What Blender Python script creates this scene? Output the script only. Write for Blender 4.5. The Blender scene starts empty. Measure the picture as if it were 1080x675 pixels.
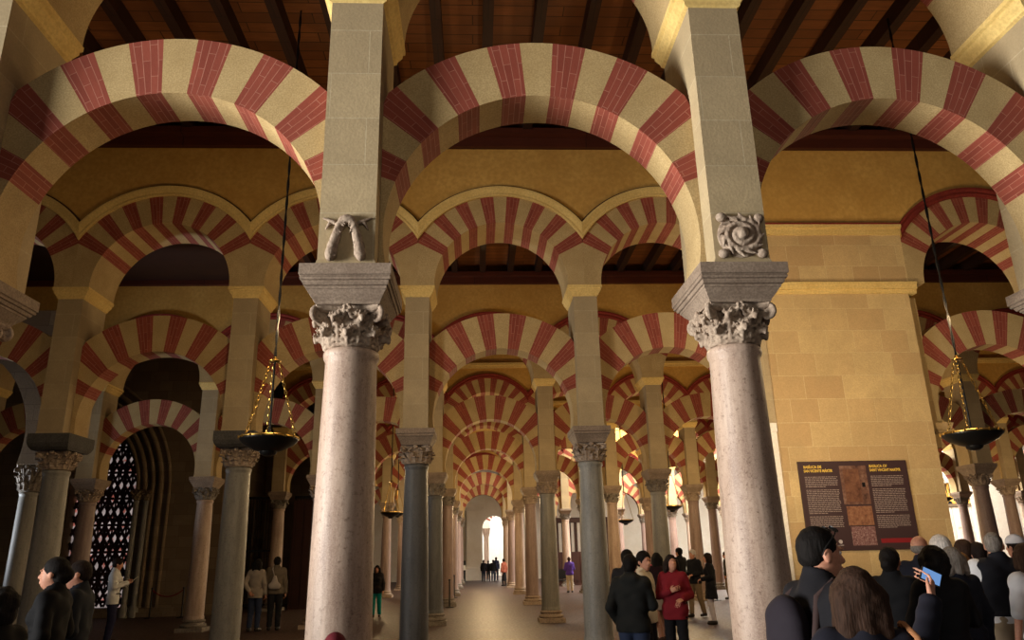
import bpy, math, random
import numpy as np
from mathutils import Vector, Matrix
from math import sin, cos, pi, sqrt, acos, asin, radians, atan2
random.seed(7)
SC = bpy.context.scene
COL = SC.collection

# ------------------------------------------------------------------ helpers
class MB:
    """collects faces for ONE mesh object"""
    def __init__(s): s.v=[]; s.f=[]; s.m=[]; s.uv=[]
    def face(s, pts, m=0, uvs=None):
        b=len(s.v); s.v+= [tuple(p) for p in pts]; s.f.append(tuple(range(b,b+len(pts)))); s.m.append(m)
        s.uv += uvs if uvs else [(0,0)]*len(pts)
    def grid(s, P, m=0, closeu=False, closev=False):
        """P[i][j] points, faces between; shared verts"""
        b=len(s.v); nu=len(P); nv=len(P[0])
        for r in P: s.v+=[tuple(p) for p in r]
        for i in range(nu if closeu else nu-1):
            for j in range(nv if closev else nv-1):
                a=i*nv+j; c=((i+1)%nu)*nv+j; j2=(j+1)%nv
                s.f.append((b+a, b+i*nv+j2, b+((i+1)%nu)*nv+j2, b+c)); s.m.append(m); s.uv+=[(0,0)]*4
    def box(s, x0,x1,y0,y1,z0,z1, m=0):
        p=[(x0,y0,z0),(x1,y0,z0),(x1,y1,z0),(x0,y1,z0),(x0,y0,z1),(x1,y0,z1),(x1,y1,z1),(x0,y1,z1)]
        b=len(s.v); s.v+=p
        for q in ((3,2,1,0),(4,5,6,7),(0,1,5,4),(1,2,6,5),(2,3,7,6),(3,0,4,7)):
            s.f.append(tuple(b+i for i in q)); s.m.append(m); s.uv+=[(0,0)]*4
    def stack(s, levels, m=0, cap=True):
        """rectangular frusta: levels of (half_x, half_y, z)"""
        b=len(s.v)
        for hx,hy,z in levels: s.v+=[(-hx,-hy,z),(hx,-hy,z),(hx,hy,z),(-hx,hy,z)]
        for i in range(len(levels)-1):
            for j in range(4):
                k=(j+1)%4
                s.f.append((b+4*i+j,b+4*i+k,b+4*i+4+k,b+4*i+4+j)); s.m.append(m); s.uv+=[(0,0)]*4
        if cap:
            s.f.append((b+3,b+2,b+1,b)); t=b+4*(len(levels)-1); s.f.append((t,t+1,t+2,t+3)); s.m+=[m,m]; s.uv+=[(0,0)]*8
    def lathe(s, prof, seg=24, cx=0, cy=0, m=0, cap=True):
        b=len(s.v); n=len(prof)
        for r,z in prof:
            for j in range(seg):
                a=2*pi*j/seg; s.v.append((cx+r*cos(a),cy+r*sin(a),z))
        for i in range(n-1):
            for j in range(seg):
                k=(j+1)%seg
                s.f.append((b+i*seg+j,b+i*seg+k,b+(i+1)*seg+k,b+(i+1)*seg+j)); s.m.append(m); s.uv+=[(0,0)]*4
        if cap:
            s.f.append(tuple(b+j for j in range(seg-1,-1,-1))); s.m.append(m); s.uv+=[(0,0)]*seg
            s.f.append(tuple(b+(n-1)*seg+j for j in range(seg))); s.m.append(m); s.uv+=[(0,0)]*seg
    def tube(s, pts, r, seg=8, m=0, closed=False):
        pts=[Vector(p) for p in pts]; n=len(pts); rs=r if isinstance(r,(list,tuple)) else [r]*n
        P=[]; up=None
        for i in range(n):
            a=pts[(i-1)%n] if (closed or i>0) else pts[i]; c=pts[(i+1)%n] if (closed or i<n-1) else pts[i]
            t=(c-a).normalized()
            if up is None: up=Vector((0,0,1)) if abs(t.z)<.9 else Vector((1,0,0))
            x=t.cross(up).normalized(); up=x.cross(t).normalized()
            P.append([pts[i]+rs[i]*(cos(2*pi*j/seg)*x+sin(2*pi*j/seg)*up) for j in range(seg)])
        s.grid(P,m,closeu=closed,closev=True)
        if not closed:
            s.face(P[0],m); s.face(P[-1][::-1],m)
    def prism(s, poly, y0, y1, m=0):
        """polygon in xz extruded along y"""
        n=len(poly)
        s.face([(x,y0,z) for x,z in poly],m); s.face([(x,y1,z) for x,z in reversed(poly)],m)
        for i in range(n):
            (xa,za),(xb,zb)=poly[i],poly[(i+1)%n]
            s.face([(xb,y0,zb),(xa,y0,za),(xa,y1,za),(xb,y1,zb)],m)
    def add(s,V,F,m=0):
        b=len(s.v); s.v+=[tuple(p) for p in V]
        for f in F: s.f.append(tuple(int(i)+b for i in f)); s.m.append(m); s.uv+=[(0,0)]*len(f)
    def xform(s, M, start=0):
        for i in range(start,len(s.v)): s.v[i]=tuple(M@Vector(s.v[i]))
    def data(s, name, mats, smooth=None):
        me=bpy.data.meshes.new(name); me.from_pydata(s.v,[],s.f)
        for m in (mats if isinstance(mats,(list,tuple)) else [mats]): me.materials.append(m)
        me.polygons.foreach_set('material_index', s.m)
        if any(u!=(0,0) for u in s.uv):
            l=me.uv_layers.new(name='UVMap'); l.data.foreach_set('uv', np.array(s.uv,dtype=np.float32).ravel())
        if smooth:
            me.polygons.foreach_set('use_smooth',[True]*len(me.polygons))
            if smooth<180: me.set_sharp_from_angle(angle=radians(smooth))
        me.validate(); me.update(); return me

def link(name, me, parent=None, loc=None):
    o=bpy.data.objects.new(name, me); COL.objects.link(o)
    if parent is not None: o.parent=parent
    if loc is not None: o.location=loc
    return o
def build(name, mb, mats, parent=None, loc=None, smooth=None):
    return link(name, mb.data(name,mats,smooth), parent, loc)
def tag(o, label=None, cat=None, group=None, kind=None):
    if label: o['label']=label
    if cat: o['category']=cat
    if group: o['group']=group
    if kind: o['kind']=kind
    return o
def empty(name, loc=(0,0,0), rz=0, label=None, cat=None, group=None):
    o=bpy.data.objects.new(name,None); COL.objects.link(o); o.location=loc; o.rotation_euler=(0,0,rz)
    o.empty_display_size=.2
    return tag(o,label,cat,group)
def structure(o, label=None): return tag(o,label,kind='structure')

# ------------------------------------------------------------------ materials
def rgb(r,g,b):
    """sRGB 0-255 -> linear"""
    return tuple(((c/255)/12.92 if c/255<=.04045 else ((c/255+.055)/1.055)**2.4) for c in (r,g,b))+(1,)
class NT:
    def __init__(s,name,rough=.8,spec=.3):
        s.mat=bpy.data.materials.new(name); s.mat.use_nodes=True; s.t=s.mat.node_tree
        s.b=s.t.nodes['Principled BSDF']; s.b.inputs['Roughness'].default_value=rough
        s.b.inputs['Specular IOR Level'].default_value=spec
    def n(s,typ,**kw):
        x=s.t.nodes.new(typ)
        for k,v in kw.items(): setattr(x,k,v)
        return x
    def l(s,a,b): s.t.links.new(a,b)
    def coord(s,randomize=True):
        tc=s.n('ShaderNodeTexCoord')
        if not randomize: return tc.outputs['Object']
        oi=s.n('ShaderNodeObjectInfo'); mu=s.n('ShaderNodeMath',operation='MULTIPLY'); mu.inputs[1].default_value=37
        s.l(oi.outputs['Random'],mu.inputs[0])
        ad=s.n('ShaderNodeVectorMath',operation='ADD'); s.l(tc.outputs['Object'],ad.inputs[0]); s.l(mu.outputs[0],ad.inputs[1])
        return ad.outputs[0]
    def noise(s,vec,scale,detail=5,rough=.6):
        x=s.n('ShaderNodeTexNoise'); x.inputs['Scale'].default_value=scale; x.inputs['Detail'].default_value=detail; x.inputs['Roughness'].default_value=rough
        s.l(vec,x.inputs['Vector']); return x.outputs['Fac']
    def ramp(s,fac,stops):
        r=s.n('ShaderNodeValToRGB'); e=r.color_ramp.elements
        while len(e)<len(stops): e.new(.5)
        for q,(p,c) in zip(e,stops): q.position=p; q.color=c
        s.l(fac,r.inputs['Fac']); return r.outputs['Color']
    def mix(s,fac,a,b,mode='MIX'):
        x=s.n('ShaderNodeMix',data_type='RGBA',blend_type=mode)
        for sock,val in ((x.inputs['Factor'],fac),(x.inputs['A'],a),(x.inputs['B'],b)):
            if isinstance(val,(int,float)): sock.default_value=val
            elif isinstance(val,tuple): sock.default_value=val
            else: s.l(val,sock)
        return x.outputs['Result']
    def bump(s,h,strength=.3,dist=.02):
        b=s.n('ShaderNodeBump'); b.inputs['Strength'].default_value=strength; b.inputs['Distance'].default_value=dist
        s.l(h,b.inputs['Height']); s.l(b.outputs['Normal'],s.b.inputs['Normal'])
    def col(s,c):
        if isinstance(c,tuple): s.b.inputs['Base Color'].default_value=c
        else: s.l(c,s.b.inputs['Base Color'])

def stone(name,c1,c2,c3=None,scale=3,fine=40,rough=.8,bump=.25,dist=.015,spec=.25):
    t=NT(name,rough,spec); v=t.coord()
    a=t.noise(v,scale,6,.65); f=t.noise(v,fine,3,.6)
    c=t.ramp(a,[(.3,c1),(.7,c2)])
    sp=t.ramp(f,[(.38,(0,0,0,1)),(.62,(1,1,1,1))])
    c=t.mix(sp,t.mix(.5,c,c3 if c3 else c1),c)
    t.col(c); t.bump(f,bump,dist); return t.mat
def marble(name,c1,c2,vein,scale=2.2,rough=.5):
    t=NT(name,rough,.4); v=t.coord()
    sc=t.n('ShaderNodeMapping'); sc.inputs['Scale'].default_value=(1.6,1.6,.45); t.l(v,sc.inputs['Vector'])
    a=t.noise(sc.outputs[0],scale,7,.7); g=t.noise(v,26,6,.75); h=t.noise(v,90,2,.5)
    c=t.ramp(a,[(.32,c1),(.68,c2)])
    pit=t.ramp(g,[(.54,(0,0,0,1)),(.70,(1,1,1,1))])
    st=t.n('ShaderNodeMapping'); st.inputs['Scale'].default_value=(9,9,.9); t.l(v,st.inputs['Vector']); sk=t.noise(st.outputs[0],1,5,.7)
    c=t.mix(t.ramp(sk,[(.42,(0,0,0,1)),(.66,(.6,.6,.6,1))]),c,vein)
    c=t.mix(pit,c,vein); c=t.mix(t.ramp(h,[(.4,(0,0,0,1)),(.7,(.45,.45,.45,1))]),c,c1)
    t.col(c); t.bump(g,.3,.012); return t.mat
def masonry(name,c1,c2,mortar,bw=.62,bh=.32,msize=.006,scale=2.5,bump=.3,bias=0.,rough=.85):
    """ashlar with fine joints on x- and y-facing faces"""
    t=NT(name,rough,.2); v=t.coord(False)
    sx=t.n('ShaderNodeSeparateXYZ'); t.l(v,sx.inputs[0]); ad=t.n('ShaderNodeMath',operation='ADD'); t.l(sx.outputs[0],ad.inputs[0]); t.l(sx.outputs[1],ad.inputs[1])
    cb=t.n('ShaderNodeCombineXYZ'); t.l(ad.outputs[0],cb.inputs[0]); t.l(sx.outputs[2],cb.inputs[1])
    br=t.n('ShaderNodeTexBrick'); br.offset=.37; br.offset_frequency=2; br.squash=.72; br.squash_frequency=3
    for k,val in (('Scale',1.),('Mortar Size',msize),('Mortar Smooth',.3),('Brick Width',bw),('Row Height',bh),('Bias',bias)): br.inputs[k].default_value=val
    br.inputs['Color1'].default_value=c1; br.inputs['Color2'].default_value=c2; br.inputs['Mortar'].default_value=mortar
    t.l(cb.outputs[0],br.inputs['Vector'])
    a=t.noise(v,scale,6,.65); f=t.noise(v,45,3,.6)
    c=t.mix(t.ramp(a,[(.3,(.55,.55,.55,1)),(.7,(0,0,0,1))]),br.outputs['Color'],tuple(x*.58 for x in c1[:3])+(1,))
    c=t.mix(t.ramp(f,[(.4,(.25,.25,.25,1)),(.62,(0,0,0,1))]),c,tuple(x*.6 for x in c2[:3])+(1,))
    t.col(c)
    mx=t.n('ShaderNodeMath',operation='MULTIPLY_ADD'); t.l(br.outputs['Fac'],mx.inputs[0]); mx.inputs[1].default_value=-.6; t.l(f,mx.inputs[2])
    t.bump(mx.outputs[0],bump,.015); return t.mat
def brickred(name,c1,c2,mortar,rh=.06,bw=.33,ms=.004):
    t=NT(name,.8,.2); uv=t.n('ShaderNodeTexCoord').outputs['UV']; v=t.coord()
    br=t.n('ShaderNodeTexBrick')
    for k,val in (('Scale',1.),('Mortar Size',ms),('Mortar Smooth',.2),('Brick Width',bw),('Row Height',rh)): br.inputs[k].default_value=val
    br.inputs['Color1'].default_value=c1; br.inputs['Color2'].default_value=c2; br.inputs['Mortar'].default_value=mortar
    t.l(uv,br.inputs['Vector'])
    a=t.noise(v,4,6,.7); f=t.noise(v,50,3,.6)
    c=t.mix(t.ramp(a,[(.35,(.4,.4,.4,1)),(.65,(0,0,0,1))]),br.outputs['Color'],tuple(x*.65 for x in c1[:3])+(1,))
    t.col(c); t.bump(f,.2,.01); return t.mat
def planks(name,c1,c2,gap,bw=2.6,rh=.24,rot=False,rough=.6,ms=.01):
    t=NT(name,rough,.3); v=t.coord(False)
    br=t.n('ShaderNodeTexBrick'); br.offset=.43
    for k,val in (('Scale',1.),('Mortar Size',ms),('Brick Width',bw),('Row Height',rh)): br.inputs[k].default_value=val
    br.inputs['Color1'].default_value=c1; br.inputs['Color2'].default_value=c2; br.inputs['Mortar'].default_value=gap
    t.l(v,br.inputs['Vector'])
    m=t.n('ShaderNodeMapping'); m.inputs['Scale'].default_value=(1.2,14,14); t.l(v,m.inputs['Vector'])
    a=t.noise(m.outputs[0],2,5,.6); b=t.noise(v,1.3,4,.6)
    c=t.mix(t.ramp(a,[(.35,(.55,.55,.55,1)),(.65,(0,0,0,1))]),br.outputs['Color'],tuple(x*.45 for x in c1[:3])+(1,))
    c=t.mix(t.ramp(b,[(.4,(.4,.4,.4,1)),(.7,(0,0,0,1))]),c,tuple(x*.5 for x in c2[:3])+(1,))
    t.col(c); t.bump(a,.2,.01); return t.mat
def plain(name,c,rough=.6,spec=.3,metal=0,noise=.0,scale=20):
    t=NT(name,rough,spec); t.b.inputs['Metallic'].default_value=metal
    if noise:
        f=t.noise(t.coord(),scale,4,.6); t.col(t.mix(t.ramp(f,[(.35,(noise,)*3+(1,)),(.65,(0,0,0,1))]),c,tuple(x*.5 for x in c[:3])+(1,)))
    else: t.col(c)
    return t.mat
def emit(name,c,s):
    t=NT(name); t.col((0,0,0,1)); t.b.inputs['Emission Color'].default_value=c; t.b.inputs['Emission Strength'].default_value=s; return t.mat

M={}
M['marble_pink']=marble('cream_pink_marble',rgb(190,168,150),rgb(162,136,118),rgb(104,78,64))
M['marble_grey']=marble('grey_granite',rgb(150,146,136),rgb(120,118,112),rgb(92,90,86),4)
M['marble_dark']=marble('blue_grey_granite',rgb(98,98,98),rgb(78,78,80),rgb(56,56,58),4)
M['marble_red']=marble('red_marble',rgb(152,130,120),rgb(126,104,95),rgb(94,74,66),3)
M['capital']=stone('capital_stone',rgb(184,166,146),rgb(150,130,112),rgb(98,80,66),5,30,.8,.5,.02)
M['capital_dark']=stone('weathered_capital_stone',rgb(150,140,128),rgb(120,110,98),rgb(72,64,56),5,30,.8,.5,.02)
M['block']=stone('impost_stone',rgb(160,142,124),rgb(128,110,94),rgb(92,78,66),4,50,.85,.22,.01)
M['slate']=stone('slate_impost_stone',rgb(92,90,88),rgb(70,68,66),rgb(50,48,46),4,34,.8,.3,.02)
M['pier']=masonry('pier_ashlar',rgb(182,162,126),rgb(164,145,112),rgb(190,174,142),.9,.44,.005,3,.16)
M['cream']=stone('cream_voussoir_stone',rgb(194,169,120),rgb(172,146,98),rgb(132,108,72),2.2,70,.85,.14,.008)
M['red']=brickred('red_brick_voussoir',rgb(146,74,58),rgb(128,61,48),rgb(172,116,98),.062,.33,.0032)
M['haunch']=stone('arch_haunch_stone',rgb(190,166,120),rgb(164,139,95),rgb(126,104,70),1.8,70,.85,.14,.008)
M['plaster']=stone('ochre_plaster',rgb(206,164,88),rgb(184,140,68),rgb(170,128,64),1.1,12,.9,.12,.01)
M['moulding']=stone('cream_moulding_plaster',rgb(226,198,128),rgb(206,174,104),rgb(180,150,90),2,30,.85,.15,.01)
M['line']=plain('dark_painted_line',rgb(74,46,30),.9)
M['hood']=stone('red_hood_plaster',rgb(140,52,40),rgb(116,40,32),rgb(90,32,26),3,30,.85,.2,.01)
M['ashlar']=masonry('yellow_ashlar',rgb(208,180,128),rgb(186,152,106),rgb(214,190,142),.74,.44,.006,1.6,.4)
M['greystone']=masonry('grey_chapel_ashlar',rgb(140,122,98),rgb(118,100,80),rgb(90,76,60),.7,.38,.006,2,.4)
M['planks']=planks('ceiling_planks',rgb(158,98,54),rgb(118,70,37),rgb(34,18,10))
M['joist']=planks('ceiling_joist_wood',rgb(58,30,18),rgb(46,24,14),rgb(30,14,8),4,.6)
M['beam']=planks('wall_plate_wood',rgb(92,42,24),rgb(78,34,20),rgb(30,14,8),4,.3)
M['black']=plain('blackened_bronze',rgb(22,21,20),.35,.5,.3)
M['brass']=plain('gilded_brass',rgb(176,142,74),.3,.5,1.)
M['iron']=plain('black_iron',rgb(18,17,17),.5,.4,.2)
M['white']=stone('white_limewash',rgb(236,230,220),rgb(222,214,200),rgb(204,196,180),2,30,.8,.1,.01)
M['woodred']=planks('red_brown_door_wood',rgb(70,40,30),rgb(60,32,24),rgb(20,10,8),.3,2.)
def floor_mat():
    t=NT('worn_marble_floor',.32,.3); v=t.coord(False)
    br=t.n('ShaderNodeTexBrick'); br.offset=.5
    for k,val in (('Scale',1.),('Mortar Size',.008),('Brick Width',1.1),('Row Height',.62)): br.inputs[k].default_value=val
    br.inputs['Color1'].default_value=rgb(80,60,51); br.inputs['Color2'].default_value=rgb(67,49,42); br.inputs['Mortar'].default_value=rgb(52,41,35)
    t.l(v,br.inputs['Vector']); a=t.noise(v,1.2,6,.7); f=t.noise(v,14,4,.6)
    c=t.mix(t.ramp(a,[(.35,(.4,.4,.4,1)),(.68,(0,0,0,1))]),br.outputs['Color'],rgb(62,48,41))
    t.col(c); r=t.ramp(f,[(.3,(.4,.4,.4,1)),(.7,(.62,.62,.62,1))]); t.l(r,t.b.inputs['Roughness'])
    t.bump(f,.06,.01); return t.mat
M['floor']=floor_mat()
# ------------------------------------------------------------------ layout of the hall (metres)
S=3.2; Y1=6.07; SEP=7.98
DXK={1:0,2:-.064,3:-.146,4:-.083,5:-.092,6:-.1,7:-.1}
DZK={1:0,2:0,3:.05,4:.28,5:.36,6:.36,7:.36}   # columns and lower arches rise a little towards the back
DZU=0
def cx(k,i): return -1.017+S*i+DXK[k]
def cy(k): return Y1+SEP*(k-1)
ORD={1:'front',2:'second',3:'third',4:'fourth',5:'fifth',6:'sixth',7:'seventh'}
NTH={1:'first',2:'second',3:'third',4:'fourth',5:'fifth',6:'sixth',7:'seventh',8:'eighth',9:'ninth',10:'tenth',11:'eleventh',12:'twelfth'}
def colpos(i):
    return f'{NTH[i]} to the right of the aisle' if i>=1 else f'{NTH[1-i]} to the left of the aisle'
def baypos(b):
    if b==0: return 'over the central aisle'
    return f'{NTH[b]} bay right of the aisle' if b>0 else f'{NTH[-b]} bay left of the aisle'

# ------------------------------------------------------------------ column pieces
def capital_mesh(h=.36,r0=.205,rt=.30,seed=1,det=2):
    rnd=random.Random(seed); mb=MB(); seg=(12,20,32)[det]
    # bell
    mb.lathe([(r0*1.0,0),(r0*1.12,.012),(r0*1.12,.03),(r0*.98,.04),(r0*.99,h*.3),(r0*1.06,h*.6),(r0*1.22,h*.82),(r0*1.3,h*.86)],seg)
    # acanthus leaves
    nv=(4,6,9)[det]; nu=(3,5,7)[det]
    def leaf(ang,z0,hh,wid,out,curl):
        F=[];B=[]
        for a in range(nv):
            t=a/(nv-1); rb=r0*(1.03+.16*(z0+hh*t)/h)
            ex=out*t**2.2; zz=z0+hh*(t-.20*max(0,t-.72)**1.2*curl*6)
            w=wid*(1-.25*t)*(1 if t<.75 else max(.12,1-((t-.75)/.25)**2*.9))
            w*=1+(.16 if a%2 else -.12)
            fr=[];bk=[]
            for b in range(nu):
                u=2*b/(nu-1)-1; r=rb+ex+.022+.018*(1-abs(u))-.012*abs(u)+(.010 if b%2==0 else -.006)
                th=ang+u*w/rb; fr.append((r*cos(th),r*sin(th),zz-.03*u*u*t)); r2=r-.024; bk.append((r2*cos(th),r2*sin(th),zz-.03*u*u*t-.006))
            F.append(fr);B.append(bk)
        mb.grid(F); mb.grid([r[::-1] for r in B])
        for a in range(nv-1):
            for e in (0,nu-1):
                q=[F[a][e],F[a+1][e],B[a+1][e],B[a][e]]; mb.face(q if e else q[::-1])
        mb.face([*F[-1],*B[-1][::-1]][::-1])
    n=8
    for j in range(n):
        leaf(2*pi*j/n+rnd.uniform(-.04,.04),.03,h*.42*rnd.uniform(.92,1.06),.075,.065*rnd.uniform(.8,1.2),1)
    for j in range(n):
        leaf(2*pi*(j+.5)/n+rnd.uniform(-.04,.04),.05,h*.68*rnd.uniform(.95,1.05),.07,.085*rnd.uniform(.8,1.2),1)
    # volutes at the four corners, helices to each face centre
    for j in range(4):
        a=pi/4+j*pi/2; c=Vector((cos(a),sin(a),0)); tdir=Vector((-sin(a),cos(a),0))
        ctr=c*(rt*1.12)+Vector((0,0,h*.79)); pts=[]; rs=[]
        ns=(8,12,20)[det]
        for q in range(ns):
            t=q/(ns-1); ang=-pi*.1+t*pi*2.6; rad=.062*(1-.72*t)
            pts.append(ctr+c*(cos(ang)*rad)+Vector((0,0,sin(ang)*rad))); rs.append(.026*(1-.45*t))
        pts=[c*(r0*1.08)+Vector((0,0,h*.5)),c*(rt*.95)+Vector((0,0,h*.74))]+pts; rs=[.02,.03]+rs
        mb.tube(pts,rs,(5,6,8)[det])
        s=len(mb.v); mb.lathe([(.012,-.032),(.03,-.028),(.03,.028),(.012,.032)],(6,8,12)[det])
        R=Matrix((( c.x,0,tdir.x,ctr.x),(c.y,0,tdir.y,ctr.y),(0,1,0,ctr.z),(0,0,0,1)))
        for q in range(s,len(mb.v)):
            mb.v[q]=tuple(R@Vector((mb.v[q][0],mb.v[q][1],mb.v[q][2])))
        for sgn in (-1,1):
            b=a+sgn*pi/4*.72; d=Vector((cos(b),sin(b),0))
            p0=c*.2+d*.06; hp=[Vector((cos(a+sgn*.25),sin(a+sgn*.25),0))*(r0*1.15)+Vector((0,0,h*.55)),
               Vector((cos(a+sgn*.4),sin(a+sgn*.4),0))*(r0*1.32)+Vector((0,0,h*.78)),d*(r0*1.36)+Vector((0,0,h*.84)),d*(r0*1.33)+Vector((0,0,h*.76))]
            mb.tube(hp,[.012,.018,.02,.016],(5,5,6)[det])
    # concave abacus
    poly=[]; na=(3,5,8)[det]
    for j in range(4):
        a0=pi/4+j*pi/2; p=Vector((cos(a0),sin(a0)))*rt*1.33; q=Vector((cos(a0+pi/2),sin(a0+pi/2)))*rt*1.33
        nrm=-((p+q)/2).normalized(); tn=Vector((-sin(a0),cos(a0)))*.035
        p2=p+(q-p).normalized()*.05; q2=q-(q-p).normalized()*.05
        for t in range(na+1):
            s_=t/na; m=p2.lerp(q2,s_)+nrm*(4*s_*(1-s_)*.055); poly.append(m)
    b=len(mb.v); L=[(.9,h*.86),(.96,h*.90),(1.0,h*.93),(1.0,h)]
    P=[[(p.x*s_,p.y*s_,z) for p in poly] for s_,z in L]
    mb.grid(P,closev=True); mb.face(P[0][::-1]); mb.face(P[-1])
    for j in range(4):   # flower in the middle of each side
        a=j*pi/2; s=len(mb.v); mb.lathe([(.012,-.035),(.04,-.02),(.045,.0),(.03,.025),(.01,.03)],(6,8,10)[det])
        R=Matrix.Translation((cos(a)*rt*.93,sin(a)*rt*.93,h*.93))@Matrix.Rotation(a,4,'Z')@Matrix.Rotation(pi/2,4,'Y'); mb.xform(R,s)
    return mb
def shaft_mesh(rb,rt,z0,z1,seg,seed):
    rnd=random.Random(seed); n=18 if seg>24 else 8
    ph=rnd.uniform(0,6)
    prof=[(rb*1.06,z0),(rb*1.06,z0+.05),(rb*1.0,z0+.09)]
    for a in range(n+1):
        t=a/n; prof.append((rb+(rt-rb)*t+.006*sin(pi*t),z0+.1+(z1-z0-.22)*t))
    prof+=[(rt*1.0,z1-.09),(rt*1.07,z1-.065),(rt*1.09,z1-.04),(rt*1.07,z1-.012),(rt*1.0,z1)]
    mb=MB(); mb.lathe(prof,seg)
    for q,(x,y,z) in enumerate(mb.v):
        k=1+.008*sin(3*atan2(y,x)+z*2+ph)+.006*sin(2*z+ph+5*atan2(y,x)); mb.v[q]=(x*k,y*k,z)
    return mb
def base_mesh(rb,seg):
    mb=MB(); mb.stack([(rb*1.42,rb*1.42,0),(rb*1.42,rb*1.42,.10),(rb*1.38,rb*1.38,.11)])
    pr=[]
    def torus(zc,rr,R):
        for a in range(7):
            t=-pi/2+pi*a/6; pr.append((R+rr*cos(t),zc+rr*sin(t)))
    torus(.15,.042,rb*1.2); pr.append((rb*1.12,.20)); pr.append((rb*1.1,.225)); torus(.265,.03,rb*1.1); pr.append((rb*1.05,.31))
    mb.lathe(pr,seg); return mb
def block_mesh(kind):
    mb=MB()
    if kind=='tall':      # front row: tall moulded cymatium
        mb.stack([(.255,.29,0),(.262,.30,.02),(.29,.345,.06),(.312,.375,.095),(.318,.385,.10),(.318,.385,.118),(.332,.41,.122),(.338,.425,.14),(.338,.425,.152),(.352,.445,.156),(.356,.455,.172),(.348,.445,.178),(.352,.455,.185),(.36,.47,.19),(.36,.47,.28)])
    elif kind=='slab': mb.stack([(.31,.36,0),(.34,.42,.05),(.355,.45,.10),(.36,.46,.12),(.36,.46,.28)])
    else: mb.stack([(.26,.30,0),(.28,.34,.06),(.315,.40,.13),(.33,.43,.15),(.33,.43,.18),(.345,.455,.19),(.345,.455,.28)])
    return mb
CACHE={}
def cached(key,fn):
    if key not in CACHE: CACHE[key]=fn()
    return CACHE[key]
Z_NECK,Z_BLOCK,Z_SPR=3.36,3.69,3.97
def column(k,i,mat,capmat,blkmat,blk,label,x=None,y=None,dz=None,near=False,zn=None,group=None,rb=.25,rt=.208,cseed=None):
    dz=DZK[k] if dz is None else dz
    x=cx(k,i) if x is None else x; y=cy(k) if y is None else y
    det=2 if k<=1 else (1 if k<=3 else 0); seg=(16,28,48)[det]
    zn=(Z_NECK+dz) if zn is None else zn; zb=Z_BLOCK+dz
    root=empty('column',(x,y,0),0,label,'column',group)
    bm=cached(('base',det,capmat,round(rb,3)),lambda: base_mesh(rb,seg).data('column_base',M[capmat],35))
    link('base',bm,root)
    sm=cached(('shaft',det,mat,round(zn,3),i%3,rb),lambda: shaft_mesh(rb,rt,.3,zn,seg,i*7+k).data('column_shaft',M[mat],60))
    link('shaft',sm,root)
    sd=(cseed if cseed is not None else i%3)
    cm=cached(('cap',det,capmat,sd,round(zb-zn,3)),lambda: capital_mesh(zb-zn,rt*1.02,.285,sd+3,det).data('column_capital',M[capmat],40))
    link('capital',cm,root,(0,0,zn))
    km=cached(('blk',blk,blkmat),lambda: block_mesh(blk).data('impost_block',M[blkmat]))
    link('impost_block',km,root,(0,0,zb))
    return root

# ------------------------------------------------------------------ arches
def ring(mb,r0,r1,zc,y0,y1,clip,delta,half=7,m_even=0,m_odd=1,sub=3):
    """voussoir ring; odd voussoirs take the second material"""
    for j in range(-half,half+1):
        m=m_odd if j%2 else m_even
        for q in range(sub):
            ta=(j-.5+q/sub)*delta; tb=(j-.5+(q+1)/sub)*delta
            def pt(t,r,y): return (r*sin(t),y,zc+r*cos(t))
            def ro(t): return min(r1,clip/abs(sin(t))) if abs(sin(t))>1e-6 else r1
            ra,rb_=ro(ta),ro(tb); rm=(r0+r1)/2; of=j*.37
            uvf=lambda r,t: (r+of, t*rm+j*.013)
            mb.face([pt(ta,r0,y0),pt(tb,r0,y0),pt(tb,rb_,y0),pt(ta,ra,y0)],m,[uvf(r0,ta),uvf(r0,tb),uvf(rb_,tb),uvf(ra,ta)])
            mb.face([pt(tb,r0,y1),pt(ta,r0,y1),pt(ta,ra,y1),pt(tb,rb_,y1)],m,[uvf(r0,tb),uvf(r0,ta),uvf(ra,ta),uvf(rb_,tb)])
            mb.face([pt(tb,r0,y0),pt(ta,r0,y0),pt(ta,r0,y1),pt(tb,r0,y1)],m,[(y0+of,tb*rm),(y0+of,ta*rm),(y1+of,ta*rm),(y1+of,tb*rm)])
            mb.face([pt(ta,ra,y0),pt(tb,rb_,y0),pt(tb,rb_,y1),pt(ta,ra,y1)],m,[(y0+of,ta*rm),(y0+of,tb*rm),(y1+of,tb*rm),(y1+of,ta*rm)])
def haunch(mb,r0,zc,zs,y0,y1,clip,t0,sgn,n=10):
    """plain stone from the last voussoir down to the springing"""
    te=acos(max(-1,min(1,(zs-zc)/r0))); I=[];O=[]
    for a in range(n+1):
        t=t0+(te-t0)*a/n; I.append((sgn*r0*sin(t),zc+r0*cos(t)))
        zo=zc+clip*cos(t)/sin(t); O.append((sgn*clip,max(zo,zs) if a<n else zs))
    for a in range(n):
        for y,fl in ((y0,sgn>0),(y1,sgn<0)):
            q=[(I[a][0],y,I[a][1]),(O[a][0],y,O[a][1]),(O[a+1][0],y,O[a+1][1]),(I[a+1][0],y,I[a+1][1])]
            mb.face(q if fl else q[::-1])
        q=[(I[a][0],y0,I[a][1]),(I[a+1][0],y0,I[a+1][1]),(I[a+1][0],y1,I[a+1][1]),(I[a][0],y1,I[a][1])]
        mb.face(q if sgn>0 else q[::-1])
    q=[(I[n][0],y0,zs),(O[n][0],y0,zs),(O[n][0],y1,zs),(I[n][0],y1,zs)]; mb.face(q if sgn<0 else q[::-1])
LOW={1:dict(r0=1.345,r1=1.905,zc=4.33),2:dict(r0=1.30,r1=2.0,zc=4.2)}
UP=dict(r0=1.28,r1=1.85,zc=6.70)
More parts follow.
